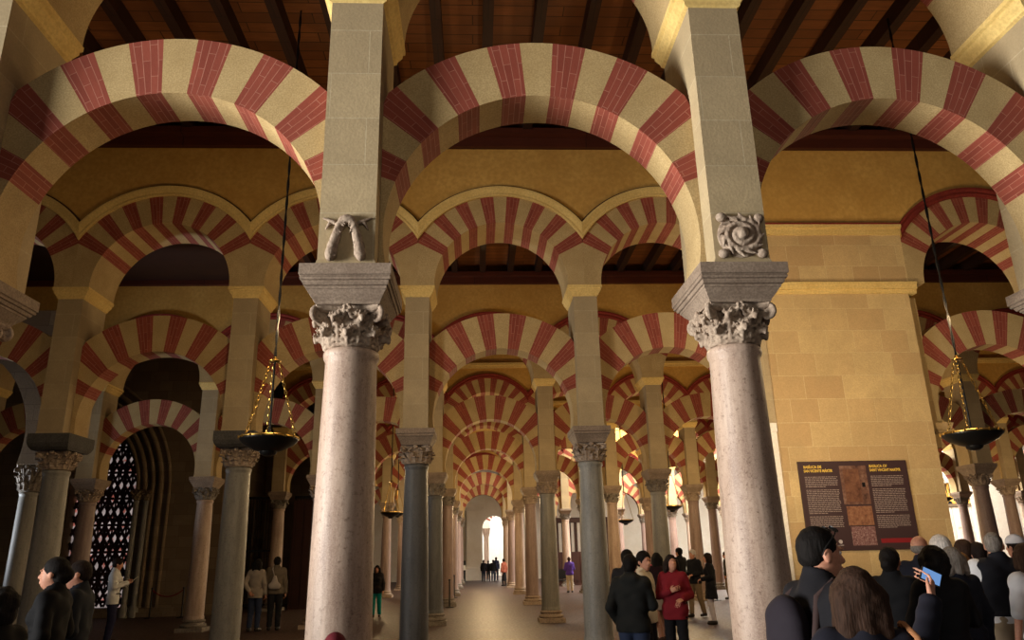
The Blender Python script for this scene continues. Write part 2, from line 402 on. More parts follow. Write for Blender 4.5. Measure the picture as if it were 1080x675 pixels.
PIER_HW=.225; PIER_D=.45; LD=.225; UD=.5
Z_IMP0,Z_IMP1=6.46,6.68
DL=radians(9.2); DU=radians(8.25)
def arch(k,b,upper,label,group=None):
    dz=DZU if upper else DZK[k]; x=cx(k,b)+S/2; y=cy(k)
    root=empty('upper_arch' if upper else 'horseshoe_arch',(x,y,dz),0,label,'arch',group)
    P=UP if upper else (LOW[1] if k==1 else LOW[2])
    D=UD if upper else LD; clip=S/2-.001 if upper else S/2-PIER_HW-.001; dl=DU if upper else DL; zs=Z_IMP1 if upper else Z_SPR
    half=7
    def mk():
        mb=MB(); ring(mb,P['r0'],P['r1'],P['zc'],-D,D,clip,dl,half); return mb.data('voussoir_ring',[M['cream'],M['red']])
    def mh(sg):
        mb=MB(); haunch(mb,P['r0'],P['zc'],zs,-D,D,clip,(half+.5)*dl,sg); return mb.data('arch_haunch',M['haunch'])
    kk=('arch',upper,k==1)
    link('voussoir_ring',cached(kk,mk),root)
    for sg in (-1,1): link('haunch',cached(kk+(sg,),lambda: mh(sg)),root)
    return root
PIERS={}
def pier(k,i,label,group=None,carved=None):
    dz=DZK[k]; root=empty('pier',(cx(k,i),cy(k),Z_SPR+dz),0,label,'pier',group)
    PIERS[k,i]=root; H=Z_IMP0-Z_SPR-dz
    def mk():
        mb=MB(); mb.stack([(PIER_HW+.012,PIER_D+.012,0),(PIER_HW,PIER_D,.04),(PIER_HW,PIER_D,H)]); return mb.data('pier_shaft',M['pier'])
    link('pier_shaft',cached(('pier',dz),mk),root)
    def mi():
        mb=MB(); h=Z_IMP1-Z_IMP0
        mb.stack([(PIER_HW,PIER_D,H),(PIER_HW+.03,PIER_D+.012,H+.02),(PIER_HW+.035,PIER_D+.015,H+.05),(PIER_HW+.07,PIER_D+.035,H+.10),(PIER_HW+.08,PIER_D+.045,H+.12),(PIER_HW+.08,PIER_D+.045,H+.15),(PIER_HW+.105,PIER_D+.06,H+.17),(PIER_HW+.105,PIER_D+.06,H+h)])
        return mb.data('impost_moulding',M['moulding'])
    link('impost_moulding',cached(('imp',dz),mi),root)
    return root
def mass_wall(k,b0,b1,top=9.68):
    """plaster wall over the upper arches of one row, scalloped underneath"""
    mb=MB(); dz=DZU; r1=UP['r1']; n=24
    for b in range(b0,b1):
        xc=cx(k,b)+S/2
        for a in range(n):
            u0=-S/2+S*a/n; u1=-S/2+S*(a+1)/n
            z0=UP['zc']+sqrt(r1*r1-u0*u0)+dz; z1=UP['zc']+sqrt(r1*r1-u1*u1)+dz; t=top+dz*.5
            for y,fl in ((-UD+.002,0),(UD-.002,1)):
                q=[(xc+u0,y,z0),(xc+u1,y,z1),(xc+u1,y,t),(xc+u0,y,t)]
                mb.face(q[::-1] if fl else q)
            mb.face([(xc+u0,-UD,z0),(xc+u0,UD,z0),(xc+u1,UD,z1),(xc+u1,-UD,z1)])
    xa,xb=cx(k,b0),cx(k,b1); t=top+dz*.5
    mb.face([(xa,-UD,t),(xb,-UD,t),(xb,UD,t),(xa,UD,t)])
    zb=UP['zc']+sqrt(r1*r1-S*S/4)+dz
    mb.face([(xa,UD,zb),(xa,-UD,zb),(xa,-UD,t),(xa,UD,t)]); mb.face([(xb,-UD,zb),(xb,UD,zb),(xb,UD,t),(xb,-UD,t)])
    return structure(build('wall_arcade',mb,M['plaster'],loc=(0,cy(k),0)),f'ochre plaster wall over the upper arches of the {ORD[k]} row')
def scallop(k,b0,b1,red):
    """hood moulding that follows the upper arches"""
    mb=MB(); r=UP['r1']; dz=DZU; clip=S/2
    if red: prof=[(r-.005,0),(r-.005,.05),(r+.04,.075),(r+.09,.06),(r+.13,.09),(r+.17,.09),(r+.17,0)]
    else: prof=[(r-.005,0),(r-.005,.045),(r+.02,.055),(r+.05,.05),(r+.12,.075),(r+.15,.085),(r+.185,.085),(r+.185,.05),(r+.215,.05),(r+.215,0)]
    n=36
    for b in range(b0,b1):
        xc=cx(k,b)+S/2
        for (ra,pa),(rb_,pb) in zip(prof,prof[1:]):
            m=1 if ((not red) and ra>=r+.18) else 0
            for a in range(n):
                pts=[]
                ta,tb=[asin(clip/ra)*(-1+2*q/n) for q in (a,a+1)]
                tc,td=[asin(clip/rb_)*(-1+2*q/n) for q in (a,a+1)]
                pts=[(xc+ra*sin(ta),-UD-pa,UP['zc']+ra*cos(ta)+dz),(xc+ra*sin(tb),-UD-pa,UP['zc']+ra*cos(tb)+dz),
                     (xc+rb_*sin(td),-UD-pb,UP['zc']+rb_*cos(td)+dz),(xc+rb_*sin(tc),-UD-pb,UP['zc']+rb_*cos(tc)+dz)]
                mb.face(pts,m)
    return structure(build('trim_scallop',mb,[M['hood'] if red else M['moulding'],M['line']],loc=(0,cy(k),0)),f'{"dark red" if red else "cream"} scalloped moulding over the {ORD[k]} row of arches')

# ------------------------------------------------------------------ the rows
ROWS={1:(-2,3),2:(-4,2),3:(-4,9),4:(-2,10),5:(-3,11),6:(-3,5),7:(-3,5)}
PAL={3:['marble_grey','marble_red','marble_grey','marble_pink'],4:['marble_red','marble_red','marble_pink','marble_red'],5:['marble_red','marble_pink','marble_grey','marble_red']}
DESC={'marble_pink':'cream marble column','marble_grey':'grey granite column','marble_dark':'blue-grey granite column','marble_red':'reddish marble column'}
def colmat(k,i):
    if k==1: return 'marble_pink'
    if k==2: return {0:'marble_dark',1:'marble_grey',-1:'marble_grey',-2:'marble_grey'}.get(i,'marble_grey')
    if k==3: return {0:'marble_dark',1:'marble_grey',2:'marble_grey',-2:'marble_pink'}.get(i,PAL[3][i%4])
    return PAL[4 if k%2==0 else 5][i%4]
for k,(i0,i1) in ROWS.items():
    for i in range(i0,i1+1):
        mt=colmat(k,i)
        cap='capital' if k<3 or i%2 else 'capital_dark'
        blk='tall' if k==1 else ('slab' if (k==2 and i<0) else 'cyma'); bm='slate' if (k==2 and i<0) else 'block'
        if k==3 and i==0: cap='capital_dark'
        lab=f'{DESC[mt]}, {ORD[k]} row, {colpos(i)}'
        if (k,i)!=(2,2): column(k,i,mt,cap,bm,blk,lab,group=f'columns of the {ORD[k]} row',cseed=(0 if (k,i)==(1,0) else 1 if (k,i)==(1,1) else None))
        pier(k,i,f'square stone pier above the {ORD[k]}-row column {colpos(i)}' if (k,i)!=(2,2) else 'square stone pier against the near edge of the yellow masonry wall',f'piers of the {ORD[k]} row')
    for b in range(i0,i1):
        if k==2 and b in (1,2) and b>=2: continue
        arch(k,b,False,f'red and cream horseshoe arch, {ORD[k]} row, {baypos(b)}, lower tier',f'horseshoe arches of the {ORD[k]} row')
        arch(k,b,True,f'red and cream round arch, {ORD[k]} row, {baypos(b)}, upper tier',f'upper arches of the {ORD[k]} row')
    mass_wall(k,i0,i1); scallop(k,i0,i1,k>=3)
    if k>=4:
        mb=MB(); mb.box(cx(k,i0),cx(k,i1),-UD-.06,-UD,8.95,9.05); mb.box(cx(k,i0),cx(k,i1),-UD-.12,-UD,9.05,9.15)
        structure(build('trim_cornice',mb,M['moulding'],loc=(0,cy(k),0)),f'cream cornice above the {ORD[k]} row of arches')
# second row, right of the masonry wall: three more bays
for i in (3,4,5):
    if i>3:
        column(2,i,'marble_grey','capital','block','cyma',f'grey granite column, second row, {colpos(i)}',group='columns of the second row')
        pier(2,i,f'square stone pier above the second-row column {colpos(i)}','piers of the second row')
for b in (3,4):
    arch(2,b,False,f'red and cream horseshoe arch, second row, {baypos(b)}, lower tier','horseshoe arches of the second row')
    arch(2,b,True,f'red and cream round arch, second row, {baypos(b)}, upper tier','upper arches of the second row')
mass_wall(2,3,5); scallop(2,3,5,True)

mb=MB(); mb.box(5.02,5.539,-.42,.42,0,Z_SPR-.16); mb.box(4.95,5.539,-.46,.46,Z_SPR-.16,Z_SPR); structure(build('wall_lit_edge',mb,M['white'],loc=(0,cy(2),0)),'added white block for the daylit edge of the masonry wall, behind the front column')  # added block; its white colour stands for daylight on the wall edge
# masonry wall that fills one bay of the second row
XW0,XW1=5.54,8.47
mb=MB(); mb.box(XW0,XW1,-UD,UD,0,Z_IMP0)
mb.box(XW0,8.519,-UD,UD,Z_IMP1,7.72); mb.box(XW1-.02,8.76,-.22,.22,3.5,Z_IMP0); mb.stack([(.12,.25,0),(.20,.32,.06),(.22,.35,.12),(.24,.36,.18)]); mb.xform(Matrix.Translation((8.72,0,3.77)),len(mb.v)-16)
structure(build('wall_masonry',mb,M['ashlar'],loc=(0,cy(2),0)),'yellow ashlar wall filling a bay of the second row, behind the notice board')
mb=MB(); mb.box(XW0-.21,8.519,-UD+.002,UD,7.9,9.68)
structure(build('wall_plaster_bay',mb,M['plaster'],loc=(0,cy(2),0)),'ochre plaster wall above the masonry wall')
mb=MB()
for z0,pr in ((Z_IMP0,[(0,.0),(.02,.03),(.08,.04),(.10,.075),(.16,.085),(.22,.1)]),(7.70,[(0,.0),(.03,.04),(.12,.05),(.14,.08),(.2,.1)])):
    for (za,pa),(zb,pb) in zip(pr,pr[1:]):
        x1=XW1+(.15 if z0<7 else .049)
        mb.box(XW0-.0,x1,-UD-max(pa,pb),UD,z0+za,z0+zb)
structure(build('trim_cornice',mb,M['moulding'],loc=(0,cy(2),0)),'two cream cornices along the yellow masonry wall')
mb=MB(); mb.box(XW0,8.519,-UD-.11,-UD,7.895,7.925)
structure(build('trim_cornice_line',mb,M['hood'],loc=(0,cy(2),0)),'dark red line above the upper cornice')

# ------------------------------------------------------------------ floor, ceilings
mb=MB(); mb.box(-40,60,-14,95,-.2,0); structure(build('floor',mb,M['floor']),'worn brown marble paving of the prayer hall')
for k in range(0,8):
    ya=cy(1)+SEP*(k-1); dz=0
    x0,x1=(-16,46) if k>=2 else (-16,16)
    mb=MB(); mb.box(x0,x1,ya-.02,ya+SEP+.02,10.2+dz,10.3+dz)
    structure(build('ceiling',mb,M['planks']),f'dark timber plank ceiling of nave {NTH[k+1]} from the front')
    mb=MB()
    for s_,yy in ((1,ya+UD),(-1,ya+SEP-UD)):
        mb.box(x0,x1,min(yy,yy+s_*.12),max(yy,yy+s_*.12),9.60+dz,9.80+dz); mb.box(x0,x1,min(yy-s_*.3,yy+s_*.28),max(yy-s_*.3,yy+s_*.28),9.80+dz,9.93+dz)
    if k>=1: structure(build('trim_wall_plate',mb,M['beam']),'red-brown timber wall plates under the joists')
    if 1<=k<=4:
        jm=cached(('joist',),lambda: (lambda m:(m.box(-.085,.085,-SEP/2+.3,SEP/2-.3,0,.30),m)[1])(MB()).data('ceiling_joist',M['joist']))
        xs=[-15+.835*n+.22 for n in range(0,37 if k<3 else 44)]
        for xj in xs:
            o=link('ceiling_joist',jm,None,(xj,ya+SEP/2,9.9+dz)); tag(o,kind='structure')

# ------------------------------------------------------------------ camera
R_CAM=[.0519,.3031,-.0225]; H_CAM=1.7344
yaw,pit,rol=R_CAM
fwd=Vector((sin(yaw)*cos(pit),cos(yaw)*cos(pit),sin(pit))); rgt=Vector((cos(yaw),-sin(yaw),0)); up=rgt.cross(fwd)
r2=cos(rol)*rgt+sin(rol)*up; u2=-sin(rol)*rgt+cos(rol)*up
cam=bpy.data.cameras.new('camera'); cam.sensor_width=36; cam.lens=36*795.88/1080; cam.clip_start=.05; cam.clip_end=300
co=bpy.data.objects.new('camera',cam); COL.objects.link(co)
co.matrix_world=Matrix(((r2.x,u2.x,-fwd.x,0),(r2.y,u2.y,-fwd.y,0),(r2.z,u2.z,-fwd.z,H_CAM),(0,0,0,1)))
SC.camera=co
# ------------------------------------------------------------------ voxel sculpting (used for carvings and people)
class SDF:
    """distance field on a grid, smooth unions, turned into one continuous surface"""
    def __init__(s,lo,hi,h):
        s.h=h; s.lo=np.array(lo,float); n=np.ceil((np.array(hi)-s.lo)/h).astype(int)+1
        s.n=n; s.f=np.full(n,1e3,np.float32)
        s.ax=[(s.lo[i]+h*np.arange(n[i])).astype(np.float32) for i in range(3)]
    def _sl(s,lo,hi,pad):
        a=np.maximum(0,np.floor((np.array(lo)-pad-s.lo)/s.h).astype(int)); b=np.minimum(s.n,np.ceil((np.array(hi)+pad-s.lo)/s.h).astype(int)+1)
        if (b<=a).any(): return None
        return tuple(slice(int(x),int(y)) for x,y in zip(a,b))
    def _grid(s,sl): return np.meshgrid(*[s.ax[i][sl[i]] for i in range(3)],indexing='ij',sparse=True)
    def _put(s,sl,d,k,sub):
        f=s.f[sl]
        if sub:
            d=-d; hh=np.maximum(k-np.abs(f-d),0)/k; s.f[sl]=np.maximum(f,d)+hh*hh*k*.25
        else:
            hh=np.maximum(k-np.abs(f-d),0)/k; s.f[sl]=np.minimum(f,d)-hh*hh*k*.25
    def cap(s,a,b,ra,rb=None,k=.02,sub=False,flat=None):
        """tapered capsule; flat=(axis vector, factor) squashes it across that axis"""
        a=np.array(a,float); b=np.array(b,float); rb=ra if rb is None else rb; R=max(ra,rb)*(1.0 if flat is None or flat[1]<1 else flat[1])
        sl=s._sl(np.minimum(a,b)-R,np.maximum(a,b)+R,k+3*s.h)
        if sl is None: return
        X,Y,Z=s._grid(sl); ab=b-a; L=max(float(ab@ab),1e-9)
        t=np.clip(((X-a[0])*ab[0]+(Y-a[1])*ab[1]+(Z-a[2])*ab[2])/L,0,1)
        dx=X-a[0]-t*ab[0]; dy=Y-a[1]-t*ab[1]; dz=Z-a[2]-t*ab[2]
        if flat is not None:
            n=np.array(flat[0],float); n/=np.linalg.norm(n); q=dx*n[0]+dy*n[1]+dz*n[2]; g=1/flat[1]-1
            dx=dx+q*n[0]*g; dy=dy+q*n[1]*g; dz=dz+q*n[2]*g
        s._put(sl,np.sqrt(dx*dx+dy*dy+dz*dz)-(ra+(rb-ra)*t),k,sub)
    def ell(s,c,r,k=.02,rot=None,sub=False):
        c=np.array(c,float); r=np.array(r,float); R=max(r)
        sl=s._sl(c-R,c+R,k+3*s.h)
        if sl is None: return
        X,Y,Z=s._grid(sl); p=[X-c[0],Y-c[1],Z-c[2]]
        if rot is not None: p=[rot[0][i]*p[0]+rot[1][i]*p[1]+rot[2][i]*p[2] for i in range(3)]
        k0=np.sqrt((p[0]/r[0])**2+(p[1]/r[1])**2+(p[2]/r[2])**2); k1=np.sqrt((p[0]/r[0]**2)**2+(p[1]/r[1]**2)**2+(p[2]/r[2]**2)**2)
        s._put(sl,k0*(k0-1)/np.maximum(k1,1e-6),k,sub)
    def plane(s,p,n):
        """keeps the side the normal points away from"""
        X,Y,Z=np.meshgrid(*s.ax,indexing='ij',sparse=True); n=np.array(n,float); n/=np.linalg.norm(n)
        s.f=np.maximum(s.f,((X-p[0])*n[0]+(Y-p[1])*n[1]+(Z-p[2])*n[2]).astype(np.float32))
    def wrinkle(s,amp,fr,seed=0):
        X,Y,Z=np.meshgrid(*s.ax,indexing='ij',sparse=True)
        s.f=s.f+amp*(np.sin(X*fr+seed+2*np.sin(Z*fr*.4))*np.sin(Z*fr*1.3+Y*fr*.7+seed*2)).astype(np.float32)
    def surface(s):
        f=s.f.copy(); f[0]=f[-1]=1; f[:,0]=f[:,-1]=1; f[:,:,0]=f[:,:,-1]=1
        ins=f<0; n=f.shape
        cnt=np.zeros((n[0]-1,n[1]-1,n[2]-1),np.float32); acc=np.zeros(cnt.shape+(3,),np.float32)
        for ax in range(3):
            o=[a for a in range(3) if a!=ax]
            s0=[slice(None)]*3; s1=[slice(None)]*3; s0[ax]=slice(0,-1); s1[ax]=slice(1,None)
            fa=f[tuple(s0)]; fb=f[tuple(s1)]; cr=(fa<0)!=(fb<0)
            idx=np.argwhere(cr); t=(fa[cr]/(fa[cr]-fb[cr]))
            p=idx.astype(np.float32); p[:,ax]+=t
            for u in (0,-1):
                for v in (0,-1):
                    c=idx.copy(); c[:,o[0]]+=u; c[:,o[1]]+=v
                    ok=(c[:,o[0]]>=0)&(c[:,o[1]]>=0)&(c[:,o[0]]<cnt.shape[o[0]])&(c[:,o[1]]<cnt.shape[o[1]])
                    c=c[ok]; np.add.at(cnt,tuple(c.T),1); np.add.at(acc,tuple(c.T),p[ok])
        act=cnt>0; ids=np.full(cnt.shape,-1,np.int64); ids[act]=np.arange(act.sum())
        V=acc[act]/cnt[act][:,None]*s.h+s.lo
        F=[]
        for ax in range(3):
            b,c=(ax+1)%3,(ax+2)%3
            s0=[slice(None)]*3; s1=[slice(None)]*3; s0[ax]=slice(0,-1); s1[ax]=slice(1,None)
            A=ins[tuple(s0)]; B=ins[tuple(s1)]
            for cond,flip in ((A&~B,False),(~A&B,True)):
                idx=np.argwhere(cond)
                if len(idx)==0: continue
                def g(db,dc):
                    q=idx.copy(); q[:,b]+=db; q[:,c]+=dc; return ids[tuple(q.T)]
                q=np.stack([g(-1,-1),g(0,-1),g(0,0),g(-1,0)],1)
                F.append(q[:,::-1] if flip else q)
        F=np.concatenate(F) if F else np.zeros((0,4),int)
        F=F[(F>=0).all(1)]
        # one relaxation pass takes the steps out of the voxels
        nb=np.zeros_like(V); ct=np.zeros(len(V))
        for a in range(4):
            for d in (1,3): np.add.at(nb,F[:,a],V[F[:,(a+d)%4]]); np.add.at(ct,F[:,a],1)
        V=V*.5+.5*nb/np.maximum(ct,1)[:,None]
        return V,F
    def mesh(s,name,mats,matfn=None):
        V,F=s.surface(); me=bpy.data.meshes.new(name)
        me.vertices.add(len(V)); me.vertices.foreach_set('co',V.astype(np.float32).ravel())
        me.loops.add(4*len(F)); me.loops.foreach_set('vertex_index',F.astype(np.int32).ravel())
        me.polygons.add(len(F)); me.polygons.foreach_set('loop_start',np.arange(0,4*len(F),4,dtype=np.int32))
        for m in (mats if isinstance(mats,list) else [mats]): me.materials.append(m)
        if matfn is not None and len(F): me.polygons.foreach_set('material_index',matfn(V[F].mean(1)).astype(np.int32))
        me.polygons.foreach_set('use_smooth',np.ones(len(F),bool)); me.update(calc_edges=True); me.validate(); return me

# ------------------------------------------------------------------ sculpted capitals of the front row
def carved_capital(h,seed):
    rnd=random.Random(seed); g=SDF((-.47,-.47,-.01),(.47,.47,h+.01),.0068); r0=.205
    g.cap((0,0,.02),(0,0,h*.55),.195,.215,.01); g.cap((0,0,h*.5),(0,0,h*.72),.215,.245,.02)
    for q in range(36):
        a=2*pi*q/36; a2=2*pi*(q+1)/36; g.cap((.205*cos(a),.205*sin(a),.022),(.205*cos(a2),.205*sin(a2),.022),.017,.017,.004)
    def leaf(a,z0,z1,out,wd):
        t_=Vector((-sin(a),cos(a),0)); e=Vector((cos(a),sin(a),0))
        S_=[(.0,r0+.012,z0),(.3,r0+.022,z0+(z1-z0)*.4),(.6,r0+.036,z0+(z1-z0)*.75),(.82,r0+.036+out*.5,z1),(1.,r0+.036+out,z1-.018),(1.08,r0+.030+out,z1-.045)]
        P=[e*r+Vector((0,0,z)) for _,r,z in S_]
        ei=e*.016; g.cap(P[0]-ei,P[2]-ei,wd*.74,wd*.66,.004,flat=(e,.30)); g.cap(P[2]-ei,P[4]-ei,wd*.64,wd*.42,.004,flat=(e,.34))
        for p,q in zip(P,P[1:]): g.cap(p,q,.019,.017,.004)
        for (t,_,_),p in zip(S_[:-1],P[:-1]):
            w=wd*(1-.45*t**2)*rnd.uniform(.85,1.1)
            for sg in (-1,1):
                m=p+t_*sg*w*.55-e*.002+Vector((0,0,.016)); q=p+t_*sg*w+e*(.010*t)+Vector((0,0,.030-.03*max(0,t-.6)))
                g.cap(p,m,.016,.015,.003); g.cap(m,q,.015,.008,.003)
                q2=p+t_*sg*w*.7+Vector((0,0,.044))+e*.004; g.cap(m,q2,.012,.007,.003)
    for j in range(8):
        leaf(2*pi*(j+.5)/8+rnd.uniform(-.05,.05),.05,h*.72*rnd.uniform(.95,1.04),.075*rnd.uniform(.8,1.15),.062)
    for j in range(8):
        leaf(2*pi*j/8+rnd.uniform(-.05,.05),.03,h*.42*rnd.uniform(.9,1.08),.06*rnd.uniform(.8,1.15),.066)
    for j in range(4):
        a=pi/4+j*pi/2; c=Vector((cos(a),sin(a),0)); Z=Vector((0,0,1)); ctr=c*.335+Z*(h*.78)
        n=24; prev=c*.235+Z*(h*.5); pr=.018; mid=c*.285+Z*(h*.80); g.cap(prev,mid,.020,.026,.004); prev=mid
        for q in range(n):
            t=q/(n-1); an=pi*.75-t*pi*2*1.6; rad=.066*(1-.75*t); p=ctr+c*(cos(an)*rad)+Z*(sin(an)*rad); r=.026*(1-.4*t); g.cap(prev,p,r,r,.003); prev=p
        g.ell(ctr,(.022,.022,.022),.003)
        for sg in (-1,1):   # helices curl to the middle of the faces
            prev=Vector((cos(a+sg*.28),sin(a+sg*.28),0))*.232+Z*h*.5
            b=a+sg*pi/4*.76; e=Vector((cos(b),sin(b),0)); tt=Vector((-sin(b),cos(b),0))*sg; ct=e*.268+Z*h*.76
            for q in range(16):
                t=q/15; an=pi-t*pi*2*1.3; rad=.040*(1-.7*t); p=ct+tt*(cos(an)*rad)+Z*(sin(an)*rad); g.cap(prev,p,.015,.013,.003); prev=p
    for j in range(4):
        a=j*pi/2; e=Vector((cos(a),sin(a),0)); t_=Vector((-sin(a),cos(a),0))
        for q in range(5):
            b=q*2*pi/5; g.ell(tuple(e*.285+t_*.026*cos(b)+Vector((0,0,h*.91+.024*sin(b)))),(.017,.017,.017),.008)
    V,F=g.surface(); mb=MB(); mb.add(V,F)
    poly=[]; na=10; R=.40
    for j in range(4):
        a0=pi/4+j*pi/2; p=Vector((cos(a0),sin(a0)))*R; q=Vector((cos(a0+pi/2),sin(a0+pi/2)))*R; nrm=-((p+q)/2).normalized(); p2=p.lerp(q,.07); q2=p.lerp(q,.93)
        for t in range(na+1):
            s_=t/na; poly.append(p2.lerp(q2,s_)+nrm*(4*s_*(1-s_)*.045))
    P=[[(p.x*s_,p.y*s_,z) for p in poly] for s_,z in ((.86,h*.83),(.93,h*.87),(.97,h*.89),(.97,h*.915),(1.,h*.93),(1.,h))]
    mb.grid(P,closev=True); mb.face(P[0][::-1]); mb.face(P[-1]); return mb
for o in list(bpy.data.objects):
    if o.name.startswith('capital') and o.parent and o.parent.name.startswith('column') and o.parent.get('group')=='columns of the front row':
        sd=3 if o.parent.location.x<0 else 8
        o.data=cached(('carved',sd),lambda: carved_capital(Z_BLOCK-Z_NECK,sd).data('carved_capital',[M['capital']],60))
# ------------------------------------------------------------------ carvings at the foot of the two front piers
g=SDF((-.24,-.12,-.02),(.24,.05,.44),.006)
for sg in (-1,1):
    pts=[(0,.35),(sg*.035,.35),(sg*.06,.29),(sg*.085,.20),(sg*.105,.12),(sg*.11,.06)]
    for q,((xa,za),(xb,zb)) in enumerate(zip(pts,pts[1:])):
        g.cap((xa,-.03,za),(xb,-.035,zb),.026+.004*q,.028+.004*q,.01)
    rr=random.Random(3+sg)
    for q in range(16):
        t=q/15; x=sg*(.04+.068*t**.8); z=.33-.27*t
        a=rr.uniform(-1,1); g.cap((x,-.05,z),(x+.035*a,-.062,z-.03),.012,.006,.006)
    g.cap((sg*.1,-.02,.33),(sg*.19,-.015,.37),.02,.008,.01); g.cap((sg*.14,-.02,.32),(sg*.17,-.015,.27),.016,.006,.01)
    g.ell((sg*.12,-.04,.05),(.04,.04,.06),.012)
g.ell((0,-.03,.35),(.055,.04,.045),.012)
link('carved_garland',g.mesh('carved_garland',M['capital']),PIERS[1,0],(0,-PIER_D+.005,.02))
g=SDF((-.26,-.14,-.02),(.26,.06,.46),.006)
for q in range(46):    # scroll
    t=q/45; a=t*4.6*pi; r=.03+.135*t
    t2=(q+1)/45; a2=t2*4.6*pi; r2=.03+.135*t2
    if q<45: g.cap((r*cos(a),-.03-.03*(1-t),.21+r*sin(a)*.95),(r2*cos(a2),-.03-.03*(1-t2),.21+r2*sin(a2)*.95),.020,.020,.008)
g.ell((0,-.06,.21),(.05,.04,.05),.012); g.ell((0,-.005,.21),(.19,.035,.19),.02)
rr=random.Random(5)
for q in range(12):
    a=q*pi/6+.2; g.cap((.14*cos(a),-.035,.21+.14*sin(a)),(.185*cos(a+.35),-.045,.21+.19*sin(a+.35)),.02,.008,.008)
for x,z in ((-.15,.37),(.16,.05),(.16,.36),(-.16,.05)): g.ell((x,-.03,z),(.045,.035,.04),.02)
link('carved_scroll',g.mesh('carved_scroll',M['capital']),PIERS[1,1],(0,-PIER_D+.005,.02))

# ------------------------------------------------------------------ hanging lamps
def lamp(x,y,z,r,ztop,zdisc,label,det=True,group='hanging lamps'):
    root=empty('hanging_lamp',(x,y,z),0,label,'lamp',group); zd=zdisc-z; seg=40 if det else 20
    mb=MB(); mb.lathe([(.02,-.24*r/.37),(.06,-.235*r/.37),(.10*r/.37,-.21*r/.37),(.11*r/.37,-.18*r/.37),(.17*r/.37,-.165*r/.37),(.30*r/.37,-.10*r/.37),(.97*r,-.045),(r,-.03),(r,.0),(.96*r,.0),(.9*r,-.03),(.5*r,-.09*r/.37),(.05,-.12*r/.37)],seg)
    build('bowl',mb,M['black'],root,smooth=50)
    mb=MB(); mb.lathe([(r*1.004,-.022),(r*1.02,-.016),(r*1.02,.0),(r*1.004,.006)],seg,cap=False)
    for q in range(16 if det else 0):
        a=2*pi*q/16; mb.box(r*cos(a)*1.02-.008,r*cos(a)*1.02+.008,r*sin(a)*1.02-.008,r*sin(a)*1.02+.008,-.026,.012)
    build('gilded_rim',mb,M['brass'],root,smooth=40)
    mb=MB(); mb.lathe([(.01,zd-.02),(.075,zd-.012),(.08,zd),(.03,zd+.02),(.02,zd+.06)],20); build('suspension_disc',mb,M['brass'],root,smooth=40)
    for c in range(3):
        a=pi*.5+c*2*pi/3+.35; p0=Vector((.055*cos(a),.055*sin(a),zd)); p1=Vector((r*.95*cos(a),r*.95*sin(a),0)); d=p1-p0; L=d.length
        mb=MB(); n=int(L/.052) if det else 0
        if det:
            t=d.normalized(); u=t.cross(Vector((0,0,1))).normalized(); w=t.cross(u)
            for q in range(n):
                c0=p0+d*((q+.5)/n); s1,s2=(u,w) if q%2 else (w,u)
                ring_=[c0+t*(.036*cos(2*pi*e/10))+s1*(.017*sin(2*pi*e/10)) for e in range(10)]
                mb.tube(ring_,.0055,5,closed=True)
        else: mb.tube([p0,p1],.011,5)
        build('chain',mb,M['brass'],root,smooth=60)
    mb=MB(); n=int((ztop-zdisc)/.05) if det else 1
    if det:
        for ph in (0,pi):
            mb.tube([(.010*cos(ph+q*.55),.010*sin(ph+q*.55),zd+.05+(ztop-zdisc-.05)*q/n) for q in range(n+1)],.011,5)
        mb.tube([(0,0,-.05),(0,0,zd)],.014,6)
    else: mb.tube([(0,0,zd),(0,0,ztop-z)],.02,5)
    build('cable',mb,M['iron'],root,smooth=60)
    return root
lamp(-2.69,10,3.28,.375,9.98,4.31,'bronze bowl lamp on long cable, in front of the dark chapel arches')
lamp(6.77,10,3.21,.375,9.98,4.24,'bronze bowl lamp hanging before the edge of the yellow masonry wall')
lamp(-3.05,28,3.33,.35,10,4.4,'far bowl lamp hanging left of the blue-grey column',False)
lamp(-3.6,36,3.75,.33,10,4.8,'smaller far bowl lamp, just below and behind the lamp left of the blue-grey column',False)
lamp(7.0,27.4,3.33,.35,10,4.4,'far bowl lamp hanging left of the front cream column, above the dark-coated visitors',False)
lamp(6.1,31.6,3.05,.33,10,4.1,'far bowl lamp above the visitor in the cream jacket',False)
lamp(16.4,26.5,3.37,.33,10,4.4,'far bowl lamp below the big lamp at the masonry wall edge',False)

# ------------------------------------------------------------------ notice board on the masonry wall
bx0,bx1,bz0,bz1=5.80,7.80,1.70,3.245; by=cy(2)-UD-.045
M['board']=plain('notice_board_print',rgb(62,44,44),.45,.3); M['boardtext']=plain('pale_print',rgb(148,132,124),.6); M['gold']=plain('yellow_print',rgb(214,178,74),.6)
M['redprint']=plain('red_print',rgb(130,30,34),.6); M['logo']=plain('grey_print',rgb(170,160,156),.6)
nb=empty('information_sign',((bx0+bx1)/2,by,bz0),0,'dark brown bilingual notice board with photographs, on the yellow masonry wall','sign')
W2=(bx1-bx0)/2; HB=bz1-bz0
mb=MB(); mb.box(-W2,W2,0,.04,0,HB); build('board_panel',mb,M['board'],nb)
def text(body,x,z,size,mat,name,parent,sx=1.,align='LEFT',bold=0):
    c=bpy.data.curves.new(name,'FONT'); c.body=body; c.size=size; c.align_x=align; c.extrude=.0006; c.offset=bold
    o=bpy.data.objects.new(name,c); COL.objects.link(o)
    dg=bpy.context.evaluated_depsgraph_get(); me=bpy.data.meshes.new_from_object(o.evaluated_get(dg)); bpy.data.objects.remove(o); bpy.data.curves.remove(c)
    me.materials.clear(); me.materials.append(mat); t=link(name,me,parent,(x,-.0015,z)); t.rotation_euler=(pi/2,0,0); t.scale=(sx,1,1); return t
